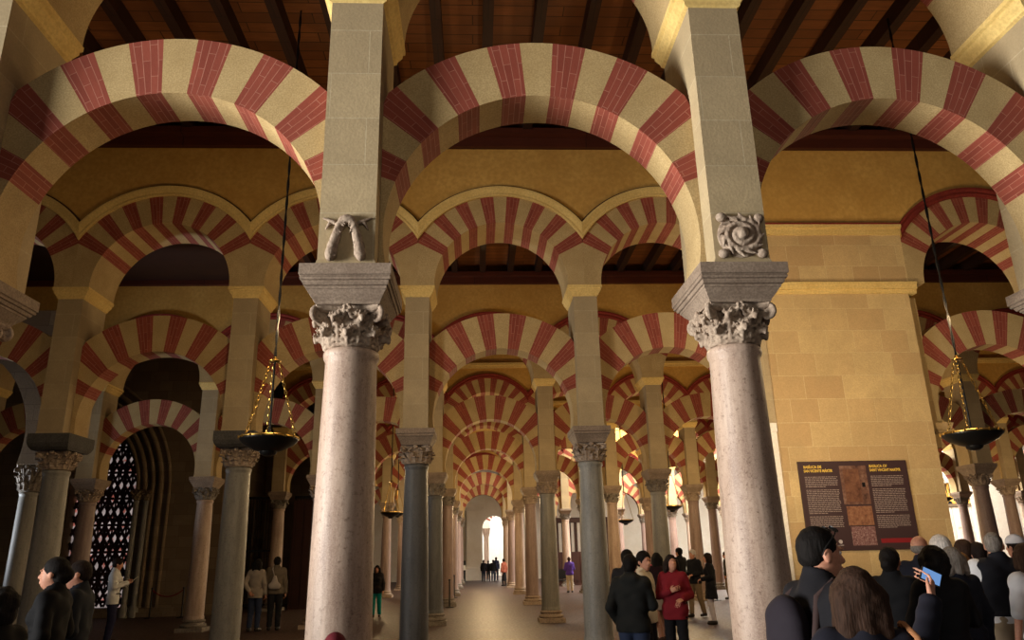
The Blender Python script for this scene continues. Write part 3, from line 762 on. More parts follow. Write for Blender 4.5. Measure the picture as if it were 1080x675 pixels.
text('BASÍLICA DE',-W2+.09,HB-.12,.066,M['gold'],'title',nb,.9,bold=.002); text('SAN VICENTE MÁRTIR',-W2+.09,HB-.19,.066,M['gold'],'title',nb,.8,bold=.002)
text('BASILICA OF',.30,HB-.12,.066,M['gold'],'title',nb,.9,bold=.002); text('SAINT VINCENT MARTYR',.30,HB-.19,.066,M['gold'],'title',nb,.76,bold=.002)
for x0 in (-W2+.09,.30):
    rr=random.Random(9); mb=MB(); z=HB-.27; w=.60
    for ln in range(30):
        x=x0; end=x0+(w if ln not in (6,21,29) else w*.6)
        while x<end-.02:
            l=min(rr.uniform(.018,.075),end-x); mb.box(x,x+l,-.0018,0,z-.011,z); x+=l+.011
        z-=.0288
        if ln in (6,21,29): build('paragraph',mb,M['boardtext'],nb); mb=MB(); z-=.028
def photo_mat(name,c1,c2,c3,sc):
    t=NT(name,.5,.3); v=t.coord(False); a=t.noise(v,sc,5,.7); t.col(t.ramp(a,[(.3,c1),(.5,c2),(.72,c3)])); return t.mat
mb=MB(); mb.box(-.255,.235,-.003,0,.78,1.46); build('photograph_excavation',mb,photo_mat('print_excavation',rgb(58,38,32),rgb(104,72,58),rgb(140,112,96),5),nb)
mb=MB(); mb.box(-.20,.09,-.006,-.003,.82,1.40); build('photograph_excavation_pit',mb,photo_mat('print_pit',rgb(74,46,34),rgb(104,68,50),rgb(122,84,62),7),nb)
mb=MB(); mb.box(.12,.18,-.006,-.003,1.08,1.16); build('photograph_opening',mb,M['black'],nb)
mb=MB(); mb.box(-.225,.235,-.003,0,.42,.75); build('photograph_mosaic',mb,photo_mat('print_mosaic',rgb(92,58,42),rgb(128,86,62),rgb(152,112,84),16),nb)
mb=MB(); mb.box(-.20,.235,-.003,0,.08,.40); build('photograph_tesserae',mb,photo_mat('print_tesserae',rgb(70,36,36),rgb(120,84,80),rgb(170,146,138),34),nb)
mb=MB(); mb.lathe([(.0,0),(.035,0),(.035,.002),(0,.002)],16,cap=False); mb.xform(Matrix.Translation((-.42,-.0005,.15))@Matrix.Rotation(pi/2,4,'X')); mb.box(-.47,-.37,-.002,0,.085,.095); build('round_logo',mb,M['logo'],nb)
mb=MB(); mb.box(-.66,-.62,-.002,0,.11,.18); mb.box(-.60,-.53,-.002,0,.12,.135); mb.box(-.60,-.53,-.002,0,.15,.165); build('small_logo',mb,M['logo'],nb)
mb=MB()
rr=random.Random(4); x=.33
while x<.86:   # red lettered strip
    l=rr.uniform(.03,.06); mb.box(x,x+l,-.002,0,.125,.175); x+=l+.008
mb.box(.31,.88,-.0012,0,.115,.19); build('red_strip',mb,M['redprint'],nb)

# ------------------------------------------------------------------ dark chapel front on the left
YP=28.6
def pointed(w,zs,ap,n=14):
    """outline of a pointed opening, half width w"""
    r=(w*w+(ap-zs)**2)/(2*w); P=[]
    a1=atan2(ap-zs,r-w)
    for q in range(n+1):
        a=a1*q/n; P.append((w-r+r*cos(a),zs+r*sin(a)))
    return P   # right half from springing to apex
PX=-13.45
PWD=1.2
R_=pointed(PWD,4.3,6.75); L_=[(-x,z) for x,z in R_]
hole=[(PWD,0)]+R_+L_[::-1][1:]+[(-PWD,0)]
mb=MB(); mb.prism([(-11,0),(-PWD,0)]+[(x,z) for x,z in L_]+[(x,z) for x,z in R_[::-1][1:]]+[(PWD,0),(3.85,0),(3.85,9.7),(-11,9.7)],0,.7)
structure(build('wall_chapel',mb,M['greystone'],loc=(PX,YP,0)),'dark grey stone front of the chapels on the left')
mb=MB(); mb.box(-11,3.85,-.14,0,0,.30); mb.box(-11,3.85,-.3,0,0,.16); structure(build('trim_plinth',mb,M['greystone'],loc=(PX,YP,0)),'stone step along the foot of the chapel front')
po=empty('portal',(PX,YP,0),0,'pointed gothic portal of ribbed archivolts around the lattice window','portal')
for q,(dw,pr,rr_) in enumerate(((.10,-.30,.07),(.32,-.24,.09),(.58,-.17,.075),(.84,-.12,.10),(1.12,-.06,.07))):
    P=pointed(PWD+dw,4.3,6.75+dw*1.35,18); Q=[(-x,z) for x,z in P]
    mb=MB(); pts=[(x,pr,z) for x,z in P]+[(x,pr,z) for x,z in Q[::-1][1:]]
    if q in (2,3,4): pts=[(pts[0][0],pr,.3)]+pts+[(pts[-1][0],pr,.3)]
    mb.tube(pts,rr_,8); build('archivolt',mb,M['greystone'],po,smooth=60)
for sg in (-1,1):
    for dx,pr in ((.12,-.32),(.42,-.22)):
        c=link('colonnette',(lambda b:(b.lathe([(.15,0),(.15,.3),(.11,.36),(.095,.42),(.09,3.85),(.11,3.88),(.09,3.92)],14),b)[1])(MB()).data('colonnette',[M['marble_grey']],50),po,(sg*(PWD+dx),pr,0))
        link('colonnette_capital',capital_mesh(.36,.10,.16,2,1).data('colonnette_capital',[M['greystone']],40),c,(0,0,3.92))
# lattice window
lw=empty('lattice_window',(PX,YP+.45,0),0,'tall dark red lattice window of stars lit from behind, inside the gothic portal','window')
M['lattice']=plain('dark_red_lattice_wood',rgb(52,26,24),.6,noise=.4)
def inside(x,z): 
    if z<4.3: return abs(x)<PWD
    r=(PWD**2+2.45**2)/(2*PWD); return (abs(x)+r-PWD)**2+(z-4.3)**2<r*r
def clipseg(a,b,n=16):
    pts=[(a[0]+(b[0]-a[0])*q/n,a[1]+(b[1]-a[1])*q/n) for q in range(n+1)]; pts=[p for p in pts if inside(*p) and p[1]>.3]
    return (pts[0],pts[-1]) if len(pts)>1 else None
mb=MB()
def bar(a,b,w,y=0):
    c=clipseg(a,b)
    if not c: return
    (xa,za),(xb,zb)=c; d=Vector((xb-xa,zb-za)); 
    if d.length<.02: return
    n=Vector((-d.y,d.x)).normalized()*w/2
    mb.prism([(xa-n.x,za-n.y),(xb-n.x,zb-n.y),(xb+n.x,zb+n.y),(xa+n.x,za+n.y)],y-.03,y+.03)
cw,ch=.5,.94
for ix in range(-4,5):
    bar((ix*cw,.3),(ix*cw,3.5),.10,-.012); bar((ix*cw,3.5),(ix*cw,6.75),.10,-.012); bar((ix*cw+cw/2,.3),(ix*cw+cw/2,6.75),.05,.012)
for iz in range(0,8):
    z=.3+iz*ch; bar((-1.6,z),(1.6,z),.09,.004); bar((-1.6,z+.2),(1.6,z+.2),.10,.008)
    for ix in range(-4,4):
        x=ix*cw
        bar((x,z),(x+cw,z+ch),.085,-.02); bar((x+cw,z),(x,z+ch),.085,-.024); bar((x,z+ch*.5),(x+cw*.5,z+ch),.07,.016); bar((x+cw,z+ch*.5),(x+cw*.5,z+ch),.07,.018)
        bar((x,z+ch*.5),(x+cw*.5,z),.07,.02); bar((x+cw,z+ch*.5),(x+cw*.5,z),.07,.022)
build('lattice',mb,M['lattice'],lw)
mb=MB(); mb.prism([(x*.999,z) for x,z in ([(-PWD,.3)]+L_+R_[::-1][1:]+[(PWD,.3)])],.10,.13)
def lit_pane():
    t=NT('backlit_window_pane',.5); v=t.coord(False); a=t.noise(v,1.1,3,.6); b=t.noise(v,5,2,.5)
    c=t.mix(t.ramp(b,[(.5,(0,0,0,1)),(.62,(1,1,1,1))]),rgb(225,205,200),rgb(214,120,104)); t.col((0,0,0,1)); t.l(c,t.b.inputs['Emission Color'])
    r=t.ramp(a,[(.3,(.12,.12,.12,1)),(.7,(.8,.8,.8,1))]); t.l(r,t.b.inputs['Emission Strength']); return t.mat
build('backlit_pane',mb,lit_pane(),lw)
# shadowed chapel bays right of the portal: stone back wall and iron grilles
mb=MB(); mb.box(-9.6,-9.2,YP,34.6,0,9.7); mb.box(-24.9,-24.2,14,32,0,9.7); mb.box(-9.2,-5.95,34.2,34.6,0,9.7); mb.box(-6.2,-5.9,31.0,34.2,0,9.7)
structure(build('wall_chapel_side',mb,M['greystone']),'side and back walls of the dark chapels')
mb=MB(); mb.box(-24.9,-5.9,14,35,9.75,9.9); structure(build('ceiling_chapel',mb,M['joist']),'dark ceiling over the chapels')
def grille(x0,x1,y,h,label):
    o=empty('iron_grille',((x0+x1)/2,y,0),0,label,'grille'); w=(x1-x0)/2
    mb=MB(); mb.box(-w,-w+.08,-.05,.05,0,h); mb.box(w-.08,w,-.05,.05,0,h); mb.box(-w,w,-.05,.05,h-.1,h); mb.box(-w,w,-.05,.05,.1,.2); mb.box(-w,w,-.05,.05,h*.5,h*.5+.08); build('grille_frame',mb,M['iron'],o)
    mb=MB(); n=int((x1-x0)/.11)
    for q in range(1,n): mb.lathe([(.012,.15),(.012,h-.05)],6,-w+2*w*q/n,0)
    build('grille_bars',mb,M['iron'],o)
    return o
grille(-9.15,-7.8,31.2,4.2,'tall black iron grille beside the portal wall')
grille(-7.2,-6.25,31.2,4.2,'narrower black iron grille, behind the front cream column')
dr=empty('chapel_door',(-6.7,30.75,0),0,'dark brown wooden door leaf beside the front cream column','door')
mb=MB(); mb.box(-.42,.42,-.04,.04,0,4.0); build('door_leaf',mb,M['woodred'],dr)
mb=MB()
for x0,x1 in ((-.36,-.04),(.04,.36)):
    for z0 in (.2,1.1,2.0,2.9): mb.box(x0,x1,-.07,-.04,z0,z0+.78)
build('door_panels',mb,M['woodred'],dr)
# plain grey arch at the far left, lit from its open side
ga=empty('grey_arch',(-12.55,18,0),0,'plain grey stone arch at the far left, its inner face lit by daylight','arch')
mb=MB(); r0,r1,zc,zs=2.28,2.9,4.55,3.95; n=30; te=acos((zs-zc)/r0)
I=[(r0*sin(-te+2*te*q/n),zc+r0*cos(-te+2*te*q/n)) for q in range(n+1)]
poly=[(-2.75,zs)]+I+[(2.75,zs),(2.75,7.6),(-2.75,7.6)]
mb.prism(poly,-.3,.3); build('arch_wall',mb,M['greystone'],ga)
for sg in (-1,1):
    sh=link('shaft',shaft_mesh(.21,.18,.3,3.35,28,3).data('grey_arch_shaft',[M['marble_grey']],60),ga,(sg*2.42,0,0))
    link('capital',capital_mesh(.6,.19,.27,6,1).data('grey_arch_capital',[M['capital_dark']],40),sh,(0,0,3.35))
    link('base',base_mesh(.21,24).data('grey_arch_base',[M['capital_dark']],35),sh)

# ------------------------------------------------------------------ bright far end
mb=MB(); xo=.62
r0=.95; zc=3.9; n=20
I=[(-r0*cos(pi*q/n),zc+r0*sin(pi*q/n)) for q in range(n+1)]
mb.prism([(-12,0),(-.95,0)]+I+[(.95,0),(26,0),(26,10.2),(-12,10.2)],0,.6)
structure(build('wall_end',mb,M['white'],loc=(1.45,62.2,0)),'white limewashed wall at the far end of the aisle')
pl=empty('white_pilaster',(-.15,61.6,0),0,'white fluted pilaster at the far end of the aisle','pilaster')
mb=MB(); mb.stack([(.75,.4,0),(.75,.4,.9),(.68,.36,.95)]); build('pedestal',mb,M['white'],pl)
mb=MB(); mb.box(-.6,.6,-.3,.3,.95,5.2)
for q in range(4): mb.box(-.5+q*.27,-.34+q*.27,-.34,-.3,1.1,5.0)
build('fluted_shaft',mb,M['white'],pl)
mb=MB(); mb.stack([(.6,.3,5.2),(.78,.45,5.45),(.8,.47,5.7)]); build('pilaster_capital',mb,M['white'],pl)
ea=empty('sunlit_arch',(1.9,66,0),0,'sunlit red and white arch beyond the far end of the aisle','arch')
mb=MB(); ring(mb,.75,1.35,4.3,-.3,.3,5,DL); build('voussoir_ring',mb,[M['white'],M['red']],ea)
for sg in (-1,1): 
    mb=MB(); haunch(mb,.75,4.3,4.0,-.3,.3,1.5,7.5*DL,sg); build('haunch',mb,M['white'],ea)
    mb=MB(); mb.lathe([(.3,0),(.3,.3),(.22,.4),(.2,3.3),(.3,3.6),(.34,4.0)],16,sg*1.05,0); build('arch_column',mb,M['marble_pink'],ea,smooth=40)
mb=MB(); mb.box(-12,22,75,75.4,0,10.2); structure(build('wall_end_back',mb,M['white']),'sunlit white wall far behind the aisle')
# cathedral wall on the right
mb=MB(); r0=1.25; zc=4.2; I=[(-r0*cos(pi*q/n),zc+r0*sin(pi*q/n)) for q in range(n+1)]
mb.prism([(-10.2,0),(-1.25,0)]+I+[(1.25,0),(14,0),(14,10.1),(-10.2,10.1)],0,.5)
structure(build('wall_cathedral',mb,M['white'],loc=(28.9,45.8,0)),'bright white wall behind the columns on the right')
cd=empty('chapel_gate',(28.9,46.0,0),0,'white double door under a gilded fan, in the bright wall on the right','door')
mb=MB(); mb.box(-1.22,-.02,-.05,.05,0,4.0); mb.box(.02,1.22,-.05,.05,0,4.0)
for x0 in (-1.1,.14):
    for z0 in (.3,1.6,2.8): mb.box(x0,x0+.95,-.08,-.05,z0,z0+1.0)
build('door_leaf',mb,M['white'],cd)
mb=MB(); mb.box(-1.24,1.24,-.1,.05,4.02,4.2); build('lintel_bar',mb,M['greystone'],cd)
M['gilt']=plain('gilded_wood',rgb(226,180,84),.45,.5,.2)
mb=MB()
for q in range(13):
    a=pi*q/12; mb.tube([(.15*cos(a),0,4.22+.15*sin(a)),(1.2*cos(a),0,4.22+1.2*sin(a))],[.03,.09],6)
mb.tube([(1.2*cos(pi*q/24),0,4.22+1.2*sin(pi*q/24)) for q in range(25)],.06,6); build('gilded_fan',mb,M['gilt'],cd)
# wooden screen and dark cases in the middle distance
ws=empty('choir_screen',(6.6,47.5,0),0,'dark carved wooden screen on a red-brown base, behind the visitor in purple','screen')
mb=MB(); mb.box(-2.2,2.2,-.3,.3,0,1.9); 
for q in range(5): mb.box(-2.1+q*.86,-1.4+q*.86,-.34,-.3,.25,1.65)
build('screen_base',mb,M['woodred'],ws)
mb=MB(); mb.box(-2.2,2.2,-.2,.2,3.6,3.9)
for q in range(12): mb.box(-2.15+q*.38,-1.98+q*.38,-.12,.12,1.9,3.6)
build('screen_balusters',mb,M['joist'],ws)
dc=empty('display_case',(-1.25,55.5,0),0,'small black display case with a pale top, at the far left end of the aisle','display case')
mb=MB(); mb.box(-.5,.5,-.4,.4,0,.85); build('case_body',mb,M['iron'],dc)
mb=MB(); mb.box(-.5,.5,-.4,.4,.87,1.2); build('case_top',mb,M['white'],dc); mb=MB(); mb.box(-.52,.52,-.42,.42,.85,.87); mb.box(-.52,.52,-.42,.42,1.2,1.5); build('case_hood',mb,M['black'],dc)
for q,(x,y,lab) in enumerate(((4.6,42.8,'black low bench left of the visitor in purple'),(6.3,42.8,'black low bench right of the visitor in purple'))):
    b_=empty('bench',(x,y,0),0,lab,'bench','black benches'); mb=MB(); mb.box(-.6,.6,-.25,.25,.40,.47); build('seat',mb,M['iron'],b_)
    mb=MB(); mb.box(-.6,.6,.2,.25,.5,1.0); build('backrest',mb,M['iron'],b_)
    for sx in (-.52,.52):
        for sy in (-.2,.2): mb=MB(); mb.box(sx-.025,sx+.025,sy-.025,sy+.025,0,.41 if sy<0 else .55); build('leg',mb,M['iron'],b_)
# barrier posts
def post(x,y,label,h=.98):
    o=empty('barrier_post',(x,y,0),0,label,'barrier post','rope barrier posts')
    mb=MB(); mb.lathe([(.16,0),(.16,.02),(.05,.035),(.03,.05)],20); build('foot',mb,M['iron'],o,smooth=40)
    mb=MB(); mb.lathe([(.026,.04),(.026,h-.06),(.04,h-.05),(.04,h-.01),(.02,h)],12); build('pole',mb,M['iron'],o,smooth=40); return o
post(-.98,29.3,'black barrier post at the left edge of the aisle, before the reddish columns')
post(-1.0,36.2,'farther black barrier post at the left edge of the central aisle')
post(-10.95,27.6,'black barrier post nearest the gothic portal'); post(-9.9,27.6,'black barrier post further from the gothic portal')
post(8.9,29.4,'black barrier post left of the far visitor in a dark coat',1.1)
def rope(p0,p1,sag,label,mat):
    mb=MB(); mb.tube([tuple(Vector(p0).lerp(Vector(p1),t/12)-Vector((0,0,sag*4*(t/12)*(1-t/12)))) for t in range(13)],.02,8)
    tag(build('barrier_rope',mb,mat,smooth=60),label,'rope')
M['rope']=plain('dark_red_rope',rgb(110,24,24),.8)
rope((-10.95,27.6,.9),(-9.9,27.6,.9),.22,'dark red rope slung between the two posts by the portal',M['rope'])
# ------------------------------------------------------------------ people
def cloth(name,c,rough=.85,var=.35):
    t=NT(name,rough,.2); v=t.coord(); a=t.noise(v,5,5,.6); f=t.noise(v,160,2,.5)
    t.col(t.mix(t.ramp(a,[(.35,(var,)*3+(1,)),(.65,(0,0,0,1))]),c,tuple(x*.6 for x in c[:3])+(1,))); t.bump(f,.15,.004); return t.mat
CL={}
def cl(c):
    if c not in CL: CL[c]=cloth('cloth_%02x%02x%02x'%c,rgb(*c))
    return CL[c]
SKIN=stone('skin',rgb(205,152,124),rgb(188,132,106),rgb(170,112,90),6,60,.55,.05,.004,.35)
SKIN2=stone('tanned_skin',rgb(184,126,98),rgb(166,108,84),rgb(150,92,72),6,60,.55,.05,.004,.35)
def hairmat(name,c):
    t=NT(name,.75,.15); v=t.coord(); m=t.n('ShaderNodeMapping'); m.inputs['Scale'].default_value=(90,90,9); t.l(v,m.inputs['Vector'])
    a=t.noise(m.outputs[0],1,4,.6); t.col(t.ramp(a,[(.3,tuple(x*.5 for x in c[:3])+(1,)),(.7,tuple(min(1,x*1.3) for x in c[:3])+(1,))])); t.bump(a,.8,.008); return t.mat
HAIR={'black':hairmat('black_hair',rgb(22,18,16)),'brown':hairmat('brown_hair',rgb(58,40,30)),'dark':hairmat('dark_brown_hair',rgb(36,26,22)),'grey':hairmat('grey_hair',rgb(128,120,112)),'white':hairmat('white_hair',rgb(206,198,190)),'blond':hairmat('fair_hair',rgb(150,112,72)),'maroon':hairmat('maroon_wool',rgb(92,26,34))}
M['shoe']=plain('dark_leather',rgb(30,26,24),.5)
M['screen']=emit('lit_phone_screen',rgb(120,165,225),.8)
ARMS={ # elbow, wrist for the right side (+x), metres on a 1.75 m figure; palm normal
 'down':((.235,-.03,1.145),(.245,.03,.895),(-1,0,0)),
 'bent':((.245,-.05,1.15),(.15,.20,1.10),(-.4,0,-1)),
 'hold':((.25,.02,1.16),(.085,.26,1.24),(-1,.1,.2)),
 'raise':((.245,.12,1.22),(.09,.34,1.46),(-1,.1,0)),
 'photo':((.33,.23,1.36),(.455,.35,1.585),(-1,.35,0)),
 'pocket':((.26,-.08,1.15),(.20,.06,.96),(-1,0,0)),
 'chest':((.24,.03,1.15),(.03,.17,1.22),(0,-1,0)),
 'back':((.25,-.13,1.16),(.10,-.18,.98),(0,1,0)),
 'swing':((.225,-.12,1.16),(.235,-.06,.91),(-1,0,0)),
 'fore':((.23,.05,1.15),(.235,.17,.93),(-1,0,0)),
}
def hand(g,w,d,n,k,h,side):
    """palm, four unequal bent fingers and a thumb from the side of the palm"""
    d=Vector(d).normalized(); n=Vector(n); n=(n-d*n.dot(d)).normalized(); s=d.cross(n)*side   # s: towards the thumb
    w=Vector(w); P=lambda a,b,c: tuple(w+d*a+s*b+n*c)
    g.cap(P(.0,0,0),P(.03,0,0),.026,.026,.012,flat=(n,.75))
    g.cap(P(.035,.012,0),P(.085,.012,.002),.030,.026,.01,flat=(n,.5)); g.cap(P(.035,-.012,0),P(.08,-.014,.002),.028,.024,.01,flat=(n,.5))
    r=max(.0082,h*.72)
    for q,(b,L) in enumerate(((.030,.070),(.011,.080),(-.009,.074),(-.028,.058))):
        c1=P(.088,b,0); c2=P(.088+L*.45,b*1.08,.012*k*2); c3=P(.088+L*.72,b*1.1,.012+.028*k*2); c4=P(.088+L*.85,b*1.1,.02+.045*k*2)
        g.cap(P(.07,b,0),c1,r*1.05,r*1.02,.004); g.cap(c1,c2,r*1.02,r*.95,.003); g.cap(c2,c3,r*.95,r*.88,.003); g.cap(c3,c4,r*.88,r*.78,.003)
    g.cap(P(.02,.024,.004),P(.052,.052,.014),.014,.0115,.008); g.cap(P(.052,.052,.014),P(.088,.056,.024),.0112,.009,.004)
def person(loc,rz,H,label,skin=None,hair='dark',style='short',top=(40,40,46),bottom=(40,42,54),shoe=None,armR='down',armL='down',sex='m',
           head=(0,0),stride=0.,hem=.86,under=None,vest=False,short=False,skirt=None,coat=None,collar=True,hood=False,h=.014,face=False,group='visitors',lean=0.,build_=1.,cap=None,trouser_hem=.09):
    skin=skin or SKIN; k=H/1.75; B=build_*(.93 if sex=='f' else 1.0)
    root_mesh=None
    lo,hi=(-.54,-.5,-.01),(.66,.66,1.84)
    def J(x,y,z): return (x,y+lean*max(0,z-.9),z)
    hipw=.092; sh=.175*B if sex=='m' else .158
    feet={}
    for s in (1,-1):
        y=stride*s; hip=J(s*hipw,0,.93); ank=(s*.10,y-.02,.085+ (abs(stride)*.12 if s<0 else 0)); kn=(s*.098,y*.5+.03,.50)
        feet[s]=(hip,kn,ank)
    shl={s:J(s*sh,-.005,1.43) for s in (1,-1)}
    arms={}
    for s,a in ((1,armR),(-1,armL)):
        e,w,n=ARMS[a]; arms[s]=(shl[s],J(s*e[0]*(.95+.05*B),e[1],e[2]),J(s*w[0],w[1],w[2]),(s*n[0],n[1],n[2]))
    yaw_,pit_=radians(head[0]),radians(head[1]); hc=J(0,.02,1.625)
    Rh=(Matrix.Rotation(yaw_,3,'Z')@Matrix.Rotation(pit_,3,'X'))
    hp=lambda x,y,z: tuple(Vector(hc)+Rh@Vector((x,y,z)))
    rot=np.array(Rh)   # columns are head axes
    he=lambda g,c,r,kk=.02,sub=False: g.ell(hp(*c),r,kk,rot=rot,sub=sub)
    def legs(g,add,z0,kk=.03,foot=True):
        for s in (1,-1):
            hp_,kn,an=feet[s]
            g.cap((hp_[0],hp_[1],hp_[2]-.04),kn,.082*B+add,.058+add,kk); g.cap(kn,(an[0],an[1],max(an[2],z0)),.058+add,.040+add*1.1,kk*.6)
            if foot:
                g.cap((an[0],an[1]-.03,an[2]-.045),(an[0]+s*.02,an[1]+.13,an[2]-.052),.036+add,.030+add,.02); g.cap(an,(an[0],an[1]-.02,an[2]-.04),.036+add,.036+add,.02)
    def torso(g,add,kk=.04,breast=True):
        g.cap(J(-.075,0,.95),J(.075,0,.95),.112*B+add,.112*B+add,kk,flat=((0,1,0),.88))
        g.cap(J(0,0,.98),J(0,.0,1.14),.118*B+add,.122*B+add,kk,flat=((0,1,0),.82))
        g.cap(J(-.055*B,0,1.14),J(-.07*B,-.005,1.33),.112*B+add,.118*B+add,kk,flat=((0,1,0),.86)); g.cap(J(.055*B,0,1.14),J(.07*B,-.005,1.33),.112*B+add,.118*B+add,kk,flat=((0,1,0),.86))
        g.cap(J(-sh*.86,-.01,1.41),J(sh*.86,-.01,1.41),.062+add,.062+add,kk); g.cap(J(0,-.015,1.36),J(0,-.012,1.48),.10+add*.6,.062+add*.5,kk)
        if sex=='f' and breast:
            for s in (1,-1): g.ell(J(s*.07,.085,1.285),(.055+add,.042+add,.055+add),.04)
    def sleeves(g,add,frac=1.,kk=.025):
        for s in (1,-1):
            a,e,w,n=arms[s]
            g.cap(a,e,.052*B+add,.042+add,kk); 
            if frac>0:
                w2=tuple(np.array(e)+(np.array(w)-np.array(e))*frac); g.cap(e,w2,.042+add,.032+add*1.1,kk)
    # body: one continuous surface from head to feet
    g=SDF(lo,hi,h); torso(g,0); legs(g,0,0); sleeves(g,-.006)
    g.cap(J(0,-.01,1.44),hp(0,-.015,-.06),.056 if sex=='m' else .048,.052 if sex=='m' else .045,.03)
    he(g,(0,-.012,.035),(.077,.096,.092)); he(g,(0,.022,-.03),(.062,.075,.085),.03); g.cap(hp(0,.045,-.095),hp(0,.060,-.092),.034,.028,.03)
    if h<.013:
        g.cap(hp(0,.088,.012),hp(0,.112,-.026),.009,.014,.012); he(g,(0,.096,.028),(.05,.014,.012),.012)
        for s in (1,-1):
            he(g,(s*.031,.104,.008),(.016,.014,.010),.010,True); he(g,(s*.079,-.002,-.008),(.012,.022,.034),.008); g.cap(hp(s*.012,.105,-.033),hp(s*.008,.108,-.033),.009,.009,.008)
        g.cap(hp(-.018,.096,-.062),hp(.018,.096,-.062),.009,.009,.008); g.cap(hp(-.016,.094,-.073),hp(.016,.094,-.073),.009,.009,.008)
    else:
        g.cap(hp(0,.088,.01),hp(0,.108,-.026),.012,.017,.012)
        for s in (1,-1): he(g,(s*.078,-.002,-.008),(.014,.022,.032),.008)
    for s in (1,-1):
        a,e,w,n=arms[s]; hand(g,w,np.array(w)-np.array(e),n,.5 if (armR if s>0 else armL) in('down','swing','fore') else .8,h,s)
    body=link('person',g.mesh('person_body',skin),None,(loc[0],loc[1],0)); body.rotation_euler=(0,0,radians(rz)); body.scale=(k,k,k)
    tag(body,label,'person',group)
    def part(name,gg,mat,lab=None):
        o=link(name,gg.mesh(name,mat),body); 
        if lab: o['label']=lab
        return o
    # trousers or skirt
    if skirt:
        g=SDF((-.4,-.35,.3),(.4,.4,1.2),h); torso(g,.014); g.cap(J(0,0,.95),(0,.0,skirt[1]),.14,.19,.05,flat=((0,1,0),.85)); g.plane((0,0,1.06),(0,0,1)); g.plane((0,0,skirt[1]),(0,0,-1)); part('skirt',g,cl(skirt[0]))
        if bottom:
            g=SDF((-.3,-.45,.0),(.3,.5,1.0),h); legs(g,.006,.05); g.plane((0,0,skirt[1]+.1),(0,0,1)); part('tights',g,cl(bottom))
    else:
        g=SDF((-.4,-.5,.0),(.4,.5,1.2),h); torso(g,.012,breast=False); legs(g,.020,.06,foot=False); g.wrinkle(.004,34,rz); g.plane((0,0,1.05),(0,0,1)); g.plane((0,0,trouser_hem),(0,0,-1)); part('trousers',g,cl(bottom))
    # shoes
    for s in (1,-1):
        an=feet[s][2]; g=SDF((an[0]-.12,an[1]-.16,-.01),(an[0]+.12,an[1]+.26,.22),min(h,.012))
        g.cap((an[0],an[1]-.035,an[2]-.042),(an[0]+s*.02,an[1]+.145,an[2]-.050),.046,.040,.02); g.cap(an,(an[0],an[1]-.02,an[2]-.03),.047,.047,.02); g.plane((0,0,an[2]-.083),(0,0,-1)); g.plane((0,0,an[2]+.05),(0,0,1))
        part('shoe',g,cl(shoe) if shoe else M['shoe'])
    # garments on the upper body
    if under:
        g=SDF((-.5,-.4,.8),(.5,.6,1.62),h); torso(g,.014); sleeves(g,.012 if not short else .016,1. if not short else -1); g.plane((0,0,.92),(0,0,-1)); g.cap(J(0,.02,1.52),J(0,.02,1.7),.066,.09,.01,sub=True)
        part('shirt',g,cl(under))
    g=SDF((-.54,-.48,.3),(.66,.66,1.72),h); ad=.030 if not vest else .032
    torso(g,ad)
    if not vest: sleeves(g,.019,.94 if not short else -1)
    if hem<.93:
        g.cap(J(-.05,0,.98),J(-.055,0,hem),.135*B,.145*B+(.05 if coat else 0),.04,flat=((0,1,0),.9)); g.cap(J(.05,0,.98),J(.055,0,hem),.135*B,.145*B+(.05 if coat else 0),.04,flat=((0,1,0),.9))
    g.wrinkle(.0045,30,rz+3); 
    g.plane((0,0,hem),(0,0,-1))
    if collar:
        g.cap(J(0,-.015,1.45),J(0,.0,1.535),.085,.078,.03)
    if hood:
        g.cap(J(-.05,-.075,1.47),J(.05,-.075,1.47),.062,.062,.04); g.cap(J(-.09,0,1.48),J(.09,0,1.48),.04,.04,.03)
    g.cap(J(0,.01,1.50),hp(0,.0,.02),.062,.085,.012,sub=True)
    if vest:
        for s in (1,-1): g.cap((arms[s][0][0]+s*.045,arms[s][0][1],1.36),(arms[s][0][0]+s*.2,arms[s][0][1],1.36),.10,.12,.012,sub=True)
    part('vest' if vest else ('coat' if coat else ('sweater' if not collar and not hood else 'jacket')),g,cl(top))
    # hair
    if style!='bald':
        g=SDF((-.26,-.3,1.2),(.26,.3,1.82),h)
        if style=='bun':
            he(g,(0,-.018,.037),(.088,.106,.104)); he(g,(0,-.06,-.035),(.070,.068,.07),.02); he(g,(0,-.115,-.01),(.05,.05,.05),.03); he(g,(0,.098,-.035),(.074,.086,.095),.012,True)
            for s_ in (1,-1): he(g,(s_*.085,.022,-.035),(.022,.034,.045),.008,True)
        elif style in('short','crop'):
            e=.0045 if style=='crop' else .017
            he(g,(0,-.014,.037),(.077+e,.096+e,.092+e)); he(g,(0,-.048,-.026 if style=='short' else -.012),(.066+e*.5,.060+e*.5,.056),.02)
            he(g,(0,.092,-.03),(.072,.082,.092),.012,True); 
            for s in (1,-1): he(g,(s*.085,.018,-.035),(.022,.034,.045),.008,True)
        elif style=='fringe':   # receding, only back and sides
            he(g,(0,-.02,.02),(.087,.10,.085)); he(g,(0,.05,.09),(.085,.12,.08),.02,True); he(g,(0,.095,-.03),(.075,.088,.1),.012,True)
        elif style=='curly':
            he(g,(0,-.02,.035),(.11,.125,.115)); he(g,(0,-.05,-.05),(.10,.09,.09),.03); he(g,(0,.112,-.035),(.066,.075,.088),.015,True)
            rr=random.Random(int(abs(rz))+3)
            for q in range(60):
                a=rr.uniform(0,2*pi); b=rr.uniform(-.6,1.4); c_=(.105*cos(a)*cos(b),-.02+.118*sin(a)*cos(b),.02+.11*sin(b))
                if c_[1]<.06 or c_[2]>.07: he(g,c_,(.025,.025,.025),.012)
        else:  # bob, long
